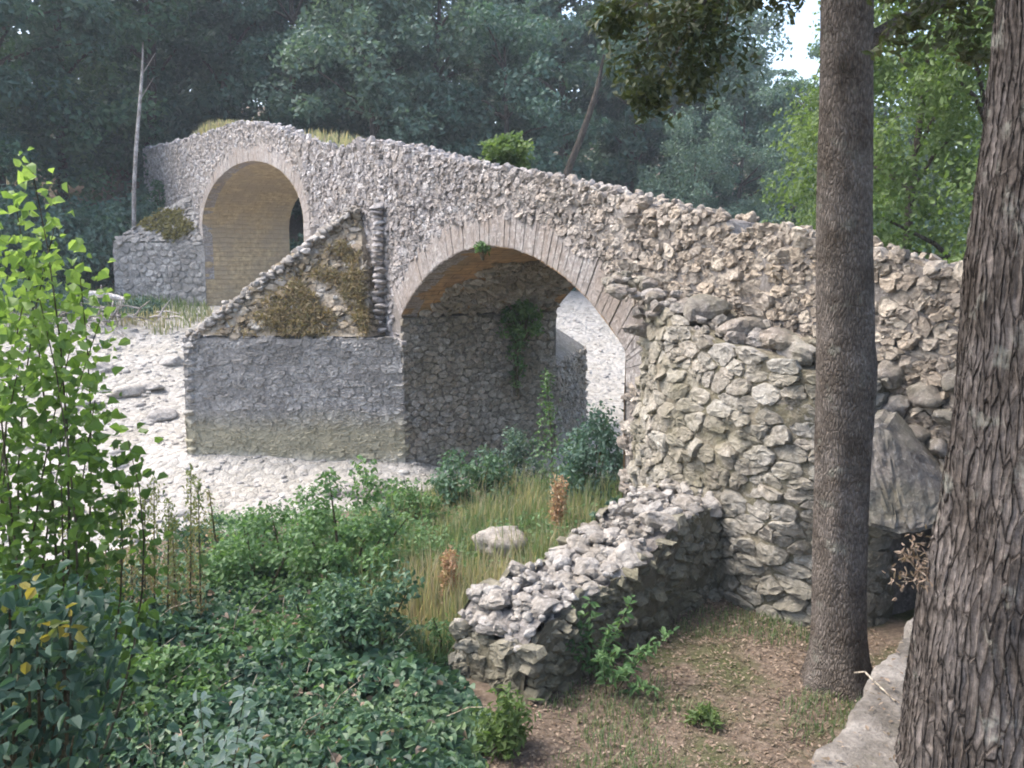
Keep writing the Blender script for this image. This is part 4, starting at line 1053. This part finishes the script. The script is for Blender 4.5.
# broad leaved plant, lower left
g = np.random.default_rng(420); bb_ = at(25, 760, 3.3); bb_[2] = float(ground_z(bb_[0], bb_[1]))
bl = thing('broad_leaved_shrub', 'dark broad leaved shrub with some yellow leaves in the lower left corner', 'shrub', tuple(bb_))
st = MB(); lf = MB()
for i in range(44):
    tp_ = at(g.uniform(-60, 78), g.uniform(585, 770), g.uniform(2.9, 3.5)) - bb_; b_ = np.array([g.normal(0, .08), g.normal(0, .08), -.1])
    st.tube([b_, (b_ + tp_) / 2 + [0, 0, .1], tp_], [.012, .009, .004], 5)
    nl = 26; P_ = tp_ + g.normal(0, .11, (nl, 3)) * [1, 1, .8]
    leaves(lf, P_, g.normal(0, .5, (nl, 3)) + [0, -.45, .8], g.uniform(.035, .078, nl), g.uniform(.03, .058, nl), np.clip(g.normal(.45, .25, nl), 0, 1), 'hex', np.stack([g.normal(0, 1, nl), g.normal(-.5, .8, nl), g.normal(-.8, .4, nl)], 1))
for px, py in [(30, 622), (50, 632), (38, 600), (65, 628), (25, 640), (52, 690), (60, 610), (42, 648)]:
    P_ = at(px, py, 2.98) - bb_ + g.normal(0, .05, (4, 3)); leaves(lf, P_, g.normal(0, .7, (4, 3)) + [0, -.4, .6], g.uniform(.03, .06, 4), g.uniform(.025, .045, 4), g.uniform(0, 1., 4), 'hex', None, 1)
st.build('stems', M_stem, bl); lf.build('foliage', [L_fig, L_yel], bl, smooth=False)
# brambles and mixed bushes on the bank
def bush_at(name, lab, cat, px, py, d, rad, mat, seed, ncl=40, per=70, leaf=.06, group=None, wd=.62, mode='quad', cr=.34):
    o = make_bush(name, seed, mat, ncl, per, leaf, rad, None, mode, lab, cat, wd, cr)
    p = at(px, py, d); o.location = (p[0], p[1], float(surf(p[0], p[1])) - .03); o.rotation_euler = (0, 0, seed)
    if group: o['group'] = group
    return o
GM = 'bramble bushes on the near bank'
bush_at('bramble_bush', 'bramble bush behind the ivy, right of the dock stalks', 'bush', 255, 610, 8.2, (.5, .5, .5), L_bram, 501, group=GM)
bush_at('bramble_bush', 'tall green bramble bush in the middle of the bank left of the long grass', 'bush', 345, 590, 8.6, (.6, .6, .72), L_bram, 502, 46, 75, group=GM)
bush_at('bramble_bush', 'bramble bush half covering the gravel below the pier corner', 'bush', 285, 560, 9.6, (.7, .6, .5), L_bram, 503, group=GM)
bush_at('bramble_bush', 'low bramble bush left of the dock stalks', 'bush', 50, 690, 5.6, (.5, .5, .5), L_ivy, 504, group=GM)
bush_at('bramble_bush', 'bright green bramble at the foot of the rubble line by the pier', 'bush', 405, 525, 11.6, (.6, .6, .45), L_bram, 505, group=GM)
bush_at('bramble_bush', 'dark bramble bush in front of the dock stalks', 'bush', 165, 680, 6.0, (.5, .5, .3), L_bram, 506, group=GM)
bush_at('bramble_bush', 'dark bramble at the edge of the ivy under the long grass', 'bush', 360, 665, 6.9, (.6, .5, .5), L_ivy, 507, group=GM)
bush_at('bramble_bush', 'pale green bush on the bank edge below the middle of the pier block', 'bush', 470, 505, 13., (.7, .7, .5), L_mid, 508, 40, 70, .08, group=GM)
bush_at('bramble_bush', 'blue green bush under the arch left of the buttress', 'bush', 592, 500, 12.2, (.55, .6, .75), L_blue, 509, 46, 80, .07, group=GM)
bush_at('bramble_bush', 'blue green bush under the arch behind the tall green weed', 'bush', 520, 485, 14., (.75, .6, .55), L_grey, 510, 40, 80, .07, group=GM)
bush_at('bramble_bush', 'low bush on gravel near the lime leaves', 'bush', 205, 560, 10., (.5, .5, .4), L_mid, 511, 30, 60, .06, group=GM)
bush_at('bright_weed', 'bright green weed at the bottom edge between ivy and ruined wall', 'weed', 505, 765, 5.55, (.16, .16, .3), L_light, 512, 26, 30, .07, None, .4, 'quad', .4)
bush_at('seedling', 'small green seedling on the bare leaf litter at the lower right', 'seedling', 706, 750, 5.8, (.13, .13, .1), L_light, 513, 16, 14, .06, None, .4)
GW = 'leafy shoots by the ruined wall'
def shoot(lab, px, py, d, tips_, seed):
    g = np.random.default_rng(seed); p = at(px, py, d); p[2] = float(ground_z(p[0], p[1])); t = thing('leafy_shoot', lab, 'plant', tuple(p), 0, GW); st = MB(); lf = MB()
    for (tx, ty, td) in tips_:
        tp_ = at(tx, ty, td) - p; b_ = np.array([g.normal(0, .03), g.normal(0, .03), -.04]); mid = b_ * .5 + tp_ * .5 + [0, 0, .12]
        tt = np.linspace(0, 1, 8)[:, None]; st.tube((1 - tt) ** 2 * b_ + 2 * tt * (1 - tt) * mid + tt ** 2 * tp_, np.linspace(.006, .002, 8), 5)
        tt = np.repeat(np.linspace(.25, 1, 13), 3)[:, None]; P_ = (1 - tt) ** 2 * b_ + 2 * tt * (1 - tt) * mid + tt ** 2 * tp_; nl = len(P_)
        leaves(lf, P_ + g.normal(0, .012, (nl, 3)), g.normal(0, .4, (nl, 3)) + [0, -.3, .9], g.uniform(.05, .085, nl), g.uniform(.025, .04, nl), np.clip(g.normal(.5, .25, nl), 0, 1), 'hex')
    st.build('stems', M_stem, t); lf.build('foliage', [L_pale if seed == 522 else L_bram], t, smooth=False)
shoot('leafy shoots arching up against the shaded side of the ruined wall', 595, 700, 6.5, [(632, 600, 6.7), (575, 610, 6.6), (610, 625, 6.5), (560, 640, 6.5), (590, 600, 6.6), (620, 650, 6.4)], 520)
shoot('leafy shoots leaning right over the leaf litter in front of the ruined wall', 612, 705, 6.35, [(672, 632, 6.4), (645, 650, 6.3), (600, 655, 6.2), (655, 690, 6.2), (625, 670, 6.1)], 521)
shoot('pale leafy shoots in the ivy at the bottom', 215, 765, 4.3, [(245, 690, 4.2), (200, 700, 4.2), (260, 715, 4.1), (225, 735, 4.0), (180, 740, 4.1)], 522)
# dock / mullein stalks
GD = 'brown green dock stalks on the bank'
side = ['leftmost', 'second', 'third', 'fourth', 'fifth', 'sixth', 'seventh', 'eighth', 'rightmost']
for i, (px, py0, py1, tilt) in enumerate([(104, 505, 612, 2), (118, 490, 615, 4), (132, 484, 618, -3), (143, 492, 610, 2), (154, 480, 620, 0), (165, 500, 612, 4), (176, 520, 618, -4), (189, 470, 606, 2), (199, 482, 600, -1)]):
    d = 7.4 + .2 * math.sin(i * 2.1); g = np.random.default_rng(600 + i); p = at(px, py1, d); gz = float(ground_z(p[0], p[1])); tp_ = at(px + tilt, py0, d)
    t = thing('dock_stalk', f'{side[i]} brown green dock stalk from the left in the row in front of the gravel' if 0 < i < 8 else f'{side[i]} brown green dock stalk of the row in front of the gravel', 'weed', (p[0], p[1], gz), 0, GD)
    h = tp_ - np.array([p[0], p[1], gz]); st = MB(); lf = MB(); st.tube([np.zeros(3) - [0, 0, .05], h * .5, h], [.009, .007, .003], 5)
    n_ = 330; tt = g.uniform(.2, 1, n_)[:, None]; P_ = h * tt + g.normal(0, .026, (n_, 3))
    leaves(lf, P_, g.normal(0, 1, (n_, 3)), g.uniform(.03, .06, n_), g.uniform(.012, .022, n_), np.clip(.95 - tt[:, 0] * .8 + g.normal(0, .15, n_), 0, 1), 'quad', np.tile([0, 0, 1.], (n_, 1)) + g.normal(0, .5, (n_, 3)))
    st.build('stem', M_stem, t); lf.build('foliage', L_stalk, t, smooth=False)
# rusty seed heads
def rusty(lab, px, py0, py1, d, w, seed):
    g = np.random.default_rng(seed); p = at(px, py1, d); gz = float(ground_z(p[0], p[1])); t = thing('dry_weed', lab, 'weed', (p[0], p[1], gz), 0, 'rusty dry weeds'); st = MB(); lf = MB()
    for i in range(5):
        h = at(px + g.normal(0, w * .45), py0 + abs(g.normal(0, 12)), d + g.normal(0, .05)) - np.array([p[0], p[1], gz]); st.tube([np.zeros(3) - [0, 0, .05], h * .5 + [0, 0, .02], h], [.008, .006, .003], 5)
        n_ = 170; tt = g.uniform(.38, 1, n_)[:, None]; P_ = h * tt + g.normal(0, .03, (n_, 3)) * (d / 9)
        leaves(lf, P_, g.normal(0, 1, (n_, 3)), g.uniform(.03, .06, n_), g.uniform(.015, .03, n_), g.random(n_), 'quad')
    st.build('stem', M_straw, t); lf.build('seed_heads', L_rust, t, smooth=False)
rusty('tall rusty dry weed with a pale tip standing behind the ruined wall', 555, 470, 560, 9.9, 14, 620)
rusty('short rusty orange dry weed in the grass left of the ruined wall', 449, 550, 625, 8., 10, 621)
# tall green weed and creeper under the arch
def spire(name, lab, px, py0, py1, d, mat, seed, spread, n_=380, leaf=.08, base_z=None, cat='weed'):
    g = np.random.default_rng(seed); p = at(px, py1, d); z0 = float(surf(p[0], p[1])) if base_z is None else base_z; t = thing(name, lab, cat, (p[0], p[1], z0)); st = MB(); lf = MB()
    h = at(px - 6, py0, d) - np.array([p[0], p[1], z0]); st.tube([np.zeros(3), h * .5 + [.04, 0, 0], h], [.014, .01, .004], 6)
    tt = g.uniform(.08, 1, n_)[:, None]; P_ = h * tt + g.normal(0, 1, (n_, 3)) * spread * (1.15 - tt)
    leaves(lf, P_, g.normal(0, .6, (n_, 3)) + [0, -.3, .6], g.uniform(.6, 1.3, n_) * leaf, g.uniform(.3, .5, n_) * leaf, np.clip(g.normal(.5, .25, n_), 0, 1), 'quad')
    st.build('stem', M_stem, t); lf.build('foliage', mat, t, smooth=False)
spire('tall_weed', 'tall slender green weed standing in front of the pier under the near arch', 552, 372, 505, 13., L_bram, 630, .14)
spire('tall_weed', 'short leafy green weed beside the tall slender one under the near arch', 575, 440, 510, 12.6, L_bram, 631, .16, 260)
for i, (px, py0, py1, d, m_, sp_, lf_, lab) in enumerate([
  (340, 545, 640, 8.2, L_bram, .09, .07, 'light green weed standing above the brambles in the middle of the bank'), (300, 590, 690, 7.2, L_mid, .08, .07, 'green weed rising from the ivy left of the middle'),
  (392, 505, 600, 9.6, L_mid, .10, .08, 'green weed at the left edge of the long grass'), (250, 530, 620, 9., L_bram, .09, .06, 'weed growing between gravel and brambles'),
  (440, 620, 690, 7., L_bram, .07, .05, 'small weed at the front edge of the long grass'), (600, 520, 570, 9.6, L_mid, .09, .06, 'weed close behind the upper end of the ruined wall'),
  (215, 490, 610, 8.6, L_stalk, .05, .06, 'thin weed just right of the dock stalks'), (70, 500, 640, 6.4, L_stalk, .05, .06, 'thin weed left of the dock stalks under the lime leaves')]):
    spire('bank_weed', lab, px, py0, py1, d, m_, 660 + i, sp_, 150, lf_)
def hanging(name, lab, u, v, z, rad, mat, seed, ncl, per, leaf, cat='plant'):
    o = make_bush(name, seed, mat, ncl, per, leaf, rad, None, 'quad', lab, cat); o.location = b2w(u, v, z); return o
hanging('arch_fern', 'green leafy plant growing from the springing inside the near arch', -3.15, 2.55, -1.75, (.38, .38, .5), L_bram, 640, 34, 40, .10)
hanging('crown_tuft', 'small green tuft hanging from the crown of the near arch', 0., -.12, -.08, (.1, .08, .16), L_bram, 641, 12, 12, .07)
hanging('pier_ivy', 'thin ivy trailing down the pier under the near arch', -3.28, 2.5, -2.9, (.14, .3, .95), L_bram, 642, 40, 30, .08)
hanging('deck_shrub', 'bright green shrub growing on top of the bridge above the near arch', *(lambda q: (q[0], .8, ztop(q[0]) - .25))(face(505, 160, .8)), (.42, .4, .38), L_light, 643, 36, 60, .10)
hanging('ledge_fern', 'dark green fern in the corner between buttress and ruined wall', 5.0, -1.25, -2.95, (.2, .15, .18), L_fig, 644, 18, 16, .08)
hanging('face_plant', 'small dark plant rooted in the left end wall of the bridge', -27., -.15, 1.5, (.5, .2, .8), L_mid, 645, 22, 30, .14)
# grasses and mosses (uncountable)
def blades(mb, x, y, z, h, w, g, tone, lean=.35):
    n = len(x); a = g.uniform(0, 6.28, n); d = np.stack([np.cos(a), np.sin(a), 0 * a], 1); s = np.stack([-np.sin(a), np.cos(a), 0 * a], 1)
    b = np.stack([x, y, z], 1); h = h[:, None]; l = (g.random(n) * lean)[:, None]
    m_ = b + np.array([0, 0, 1]) * h * .6 + d * h * l * .4; t_ = b + np.array([0, 0, 1]) * h * (1 - .3 * l) + d * h * l * 1.2
    V = np.stack([b - s * w / 2, b + s * w / 2, m_ + s * w * .4, m_ - s * w * .4, t_], 1)
    off = (np.arange(n) * 5)[:, None]
    mb.add(V, np.array([[0, 1, 2, 3]]) + off, np.array([[3, 2, 4]]) + off, np.repeat(tone, 5))
mb = MB(); g = np.random.default_rng(700); N_ = 17000
y_ = g.uniform(6.7, 13.5, N_); pxs = g.uniform(330, 640, N_); x_ = (pxs - 512) / F * y_
rl = np.interp(y_, [6.7, 7, 8, 9, 9.5, 13.5], [430, 470, 560, 615, 630, 630]); ll = np.interp(y_, [6.7, 8, 10, 13.5], [380, 350, 345, 420])
k = (pxs < rl) & (pxs > ll) & (vnoise(x_ * 1.7, y_ * 1.7) + .28 + g.normal(0, .12, N_) > 0); x_, y_ = x_[k], y_[k]
blades(mb, x_, y_, ground_z(x_, y_) - .02, g.uniform(.12, .5, len(x_)) * (.6 + 1.2 * (fbm(x_ * 1.4 + 3, y_ * 1.4) + .35).clip(0, 1)), .011, g, np.clip(.45 + .7 * fbm(x_ * 1.1, y_ * 1.1) + g.normal(0, .25, len(x_)), 0, 1))
LG = mb; N_ = 5200
y_ = g.uniform(6.9, 14.2, N_); pxs = g.uniform(200, 630, N_); x_ = (pxs - 512) / F * y_
rl = np.interp(y_, [6.7, 7, 8, 9, 9.5, 13.5], [430, 470, 560, 615, 630, 630]); k = (pxs < rl) & (fbm(x_ * 1.3 + 11, y_ * 1.3) > -.12); x_, y_ = x_[k], y_[k]
WEED = MB()
for q in range(5):
    n_ = len(x_); hh = g.uniform(.02, .30, n_) * (.5 + (fbm(x_ * 1.3 + 11, y_ * 1.3) + .3).clip(0, 1.2))
    leaves(WEED, np.stack([x_ + g.normal(0, .05, n_), y_ + g.normal(0, .05, n_), surf(x_, y_) + hh], 1), g.normal(0, .55, (n_, 3)) + [0, -.2, .9], g.uniform(.04, .09, n_), g.uniform(.02, .045, n_), np.clip(.45 + .5 * fbm(x_ * .9, y_ * .9 + 5) + g.normal(0, .2, n_), 0, 1), 'quad')
tag(WEED.build('low_weeds', L_bram, smooth=False), 'low leafy weeds mixed into the grass of the bank', 'weeds', None, 'stuff')
mb = LG
tag(mb.build('long_grass', L_grass, smooth=False), 'long yellow green grass beside the ruined wall', 'grass', None, 'stuff')
mb = MB(); N_ = 15000; x_ = g.uniform(-.1, 2.6, N_); y_ = g.uniform(4.9, 8.2, N_); k = (fbm(x_ * 1.2 + 8, y_ * 1.2) + .25 * ss(6.6, 5.3, y_) * ss(1.2, .2, x_) > .06 + .1 * g.normal(size=N_)) & ((x_ - W0[0]) * wn[0] + (y_ - W0[1]) * wn[1] > .5)
x_, y_ = x_[k], y_[k]; blades(mb, x_, y_, ground_z(x_, y_) - .01, g.uniform(.03, .11, len(x_)), .008, g, np.clip(g.normal(.25, .2, len(x_)), 0, 1), .8)
tag(mb.build('short_grass', L_grass, smooth=False), 'short sparse grass in the leaf litter at the lower right', 'grass', None, 'stuff')
mb = MB(); N_ = 16000; x_ = g.uniform(-.3, 3.2, N_); y_ = g.uniform(4.6, 9.2, N_); n_ = N_
k = ((x_ - W0[0]) * wn[0] + (y_ - W0[1]) * wn[1] > .3); x_, y_ = x_[k], y_[k]; n_ = len(x_)
a_ = g.uniform(-.6, LEDGE_LEN + .5, 260); d_ = np.abs(g.normal(0, .3, 260)) + .02; lx = LA[0] + LD[0] * a_ + LN[0] * d_; ly = LA[1] + LD[1] * a_ + LN[1] * d_
leaves(mb, np.stack([lx, ly, np.full(260, LEDGE + .018)], 1), g.normal(0, .3, (260, 3)) + [0, 0, 1], g.uniform(.012, .05, 260), g.uniform(.006, .024, 260), g.random(260), 'quad')
leaves(mb, np.stack([x_, y_, ground_z(x_, y_) + g.uniform(.002, .025, n_)], 1), g.normal(0, .35, (n_, 3)) + [0, 0, 1], g.uniform(.012, .05, n_), g.uniform(.006, .026, n_), g.random(n_), 'quad')
tag(mb.build('leaf_litter', L_litter, smooth=False), 'brown fallen leaves strewn over the ground at the lower right', 'leaf litter', None, 'stuff')
mb = MB()
for i in range(90):
    x_, y_ = g.uniform(.2, 2.6), g.uniform(5., 8.); a_ = g.uniform(0, 6.28); l_ = g.uniform(.06, .28); q_ = np.array([x_, y_, float(ground_z(x_, y_)) + .012]); e_ = np.array([math.cos(a_), math.sin(a_), 0]) * l_
    e_[2] = float(ground_z(*(q_ + e_)[:2])) + .015 - q_[2]; mb.tube([q_, q_ + e_ * .5 + [0, 0, .012], q_ + e_], [.004, .003, .002], 5)
tag(mb.build('twigs', M_stem), 'thin dry twigs lying among the fallen leaves', 'twigs', None, 'stuff')
def tri_scatter(g, a, b, c, n):
    r1, r2 = g.random(n), g.random(n); f = r1 + r2 > 1; r1[f], r2[f] = 1 - r1[f], 1 - r2[f]
    return a + r1[:, None] * (b - a) + r2[:, None] * (c - a), r1, r2
mb = MB(); P_, r1, r2 = tri_scatter(g, RB, NO, AP, 20000); k = (fbm(P_[:, 0] * 2.2, P_[:, 2] * 2.2 + P_[:, 1] * 2) > .02 + .12 * g.normal(size=20000)) & (g.random(20000) < np.clip((1 - r2 - r1) * 4 - .5, 0, 1) * np.clip((1 - r1) * 1.8, 0, 1))
P_ = P_[k]; n_ = len(P_); W_ = b2w(P_[:, 0], P_[:, 1], P_[:, 2]); nn = -np.cross(NO - RB, AP - RB); nn = unit(nn[None])[0]; nw = np.array([nn[0] * ES[0] + nn[1] * EV[0], nn[0] * ES[1] + nn[1] * EV[1], nn[2]])
leaves(mb, W_ + nw * (g.uniform(.0, .10, n_) + .12 * (fbm(P_[:, 0] * 3 + 9, P_[:, 2] * 3 + P_[:, 1]) + .1).clip(0, 1))[:, None], nw + g.normal(0, .7, (n_, 3)), g.uniform(.06, .16, n_), g.uniform(.015, .04, n_), np.clip(g.normal(.4, .3, n_), 0, 1), 'quad')
tag(mb.build('dry_growth', L_dry, smooth=False), 'brown dry grass and moss crusting the sloped cap of the near cutwater', 'dry growth', None, 'stuff')
mb = MB(); a, b, c = np.array((*FJ, .3)), np.array((*FN, .3)), np.array((-21.9, 0, 2.0)); P_, r1, r2 = tri_scatter(g, a, b, c, 2600); P_ = P_[(np.hypot(r1 - .35, r2 - .35) + .25 * fbm(P_[:, 0] * 2, P_[:, 2] * 2) < .30)]; n_ = len(P_); nn = unit(np.cross(b - a, c - a)[None])[0]; nn = nn * np.sign(nn[2]); nw = np.array([nn[0] * ES[0] + nn[1] * EV[0], nn[0] * ES[1] + nn[1] * EV[1], nn[2]])
leaves(mb, b2w(P_[:, 0], P_[:, 1], P_[:, 2]) + nw * g.uniform(0, .14, n_)[:, None], nw + g.normal(0, .5, (n_, 3)), g.uniform(.1, .2, n_), g.uniform(.05, .1, n_), g.random(n_), 'quad')
tag(mb.build('moss_patch', L_moss, smooth=False), 'olive moss on the sloped cap of the far pier', 'moss', None, 'stuff')
mb = MB(); n_ = 2600; u_ = g.uniform(-21.5, -15.8, n_); v_ = g.uniform(.05, 1.2, n_); W_ = b2w(u_, v_, ztop(u_) - .1); blades(mb, W_[:, 0], W_[:, 1], W_[:, 2], g.uniform(.15, .55, n_) * (.5 + .5 * np.exp(-((u_ + 19) / 2) ** 2)), .03, g, np.clip(g.normal(.75, .2, n_), 0, 1))
n_ = 500; u_ = g.uniform(-9.5, -6.2, n_); v_ = g.uniform(.05, 1.2, n_); W_ = b2w(u_, v_, ztop(u_) - .1); blades(mb, W_[:, 0], W_[:, 1], W_[:, 2], g.uniform(.1, .3, n_), .025, g, np.clip(g.normal(.75, .2, n_), 0, 1))
tag(mb.build('deck_grass', L_grass, smooth=False), 'straw coloured grass on top of the bridge above the far arch', 'grass', None, 'stuff')
mb = MB(); n_ = 5000; u_ = g.uniform(-24, -16.6, n_); v_ = g.uniform(-8.5, -.2, n_); k = (fbm(u_ * .7, v_ * .7) + .12 * (-18.3 - u_).clip(-2, 3) > .05); u_, v_ = u_[k], v_[k]; W_ = b2w(u_, v_, 0 * u_)
blades(mb, W_[:, 0], W_[:, 1], surf(W_[:, 0], W_[:, 1]) - .02, g.uniform(.12, .5, len(u_)), .035, g, np.clip(.35 + .7 * fbm(u_ * .5, v_ * .5 + 9) + g.normal(0, .2, len(u_)), 0, 1), .5)
tag(mb.build('bank_grass', L_grass, smooth=False), 'patchy grass along the far edge of the gravel below the far pier', 'grass', None, 'stuff')
# dead leaf clump on the oak and straw stem on the ledge
g = np.random.default_rng(800); p = at(912, 572, 3.6); t = thing('dead_fern', 'clump of dry brown leaves caught between the ledge and the large oak', 'dead fern', tuple(p - [0, 0, .1])); st = MB(); lf = MB()
for i in range(14):
    tp_ = np.array([g.uniform(-.05, .07), g.uniform(-.1, .05), g.uniform(-.05, .24)]); st.tube([np.array([.06, .02, 0.]), tp_ * .5 + [.03, 0, .03], tp_], [.004, .003, .002], 4)
    leaves(lf, tp_ + g.normal(0, .025, (9, 3)), g.normal(0, 1, (9, 3)), g.uniform(.02, .05, 9), g.uniform(.006, .016, 9), g.random(9) * .6, 'hex')
st.build('stems', M_straw, t); lf.build('leaves', L_litter, t, smooth=False)
a, m_, b = at(852, 712, 4.35), at(872, 726, 4.25), at(892, 756, 4.05)
for q in (a, m_, b): q[2] = LEDGE + .02
mb = MB(); mb.tube([a - a, (a + m_) / 2 - a + [0, 0, .03], m_ - a, b - a], [.004, .005, .005, .004], 6); o = mb.build('straw', M_straw); o.location = a; tag(o, 'pale bent straw lying on the concrete ledge', 'straw')

# ------------------------------------------------------------------ valley haze
mb = MB(); mb.add([(x, y, z) for z in (-7, 34) for y in (-90, 215) for x in (-160, 160)], [[2, 3, 1, 0], [5, 7, 6, 4], [1, 5, 4, 0], [6, 7, 3, 2], [4, 6, 2, 0], [3, 7, 5, 1]])
m, nt, N, L = mat_new('valley haze'); pv = N.new('ShaderNodeVolumePrincipled'); pv.inputs['Color'].default_value = (.86, .94, 1., 1); pv.inputs['Density'].default_value = .0010
ou = N.new('ShaderNodeOutputMaterial'); L.new(pv.outputs[0], ou.inputs['Volume'])
tag(mb.build('haze', m, smooth=False), 'thin bluish haze filling the valley', None, None, 'stuff')
# ------------------------------------------------------------------ camera, sky, sun
cam = bpy.data.cameras.new('camera'); co = bpy.data.objects.new('camera', cam); C.objects.link(co)
cam.sensor_width = 36; cam.lens = 36 * F / 1024; cam.clip_end = 2000; cam.clip_start = .05
co.location = (0, 0, 0); co.rotation_euler = (math.pi / 2 - TH, 0, 0); sc.camera = co
W = bpy.data.worlds.new('World'); sc.world = W; W.use_nodes = True
nt = W.node_tree; nt.nodes.clear(); sk = nt.nodes.new('ShaderNodeTexSky'); sk.sky_type = 'NISHITA'; sk.sun_disc = False
SE, SAZ = math.radians(57), math.atan2(-.97, .16)           # azimuth measured from +Y towards +X
sk.sun_elevation = SE; sk.sun_rotation = SAZ; sk.air_density = 1.; sk.dust_density = 4.; sk.ozone_density = 1.
bg = nt.nodes.new('ShaderNodeBackground'); bg.inputs[1].default_value = .15; wo = nt.nodes.new('ShaderNodeOutputWorld')
nt.links.new(sk.outputs[0], bg.inputs[0]); nt.links.new(bg.outputs[0], wo.inputs[0])
sun = bpy.data.lights.new('sun', 'SUN'); sun.energy = 1.0; sun.angle = math.radians(24); sun.color = (1., .97, .93)
so = bpy.data.objects.new('sun', sun); C.objects.link(so); so.location = (20, 20, 40)
sd = Vector((math.sin(SAZ) * math.cos(SE), math.cos(SAZ) * math.cos(SE), math.sin(SE)))
so.rotation_euler = (-sd).to_track_quat('-Z', 'Y').to_euler()
vs_ = sc.view_settings; vs_.view_transform = 'Standard'; vs_.look = 'None'; vs_.gamma = 1; vs_.use_curve_mapping = False; vs_.exposure = 1.92
cy = sc.cycles; cy.max_bounces = 7; cy.diffuse_bounces = 4; cy.transmission_bounces = 4; cy.glossy_bounces = 2; cy.use_denoising = True; cy.filter_width = 1.9
cy.sample_clamp_indirect = 6
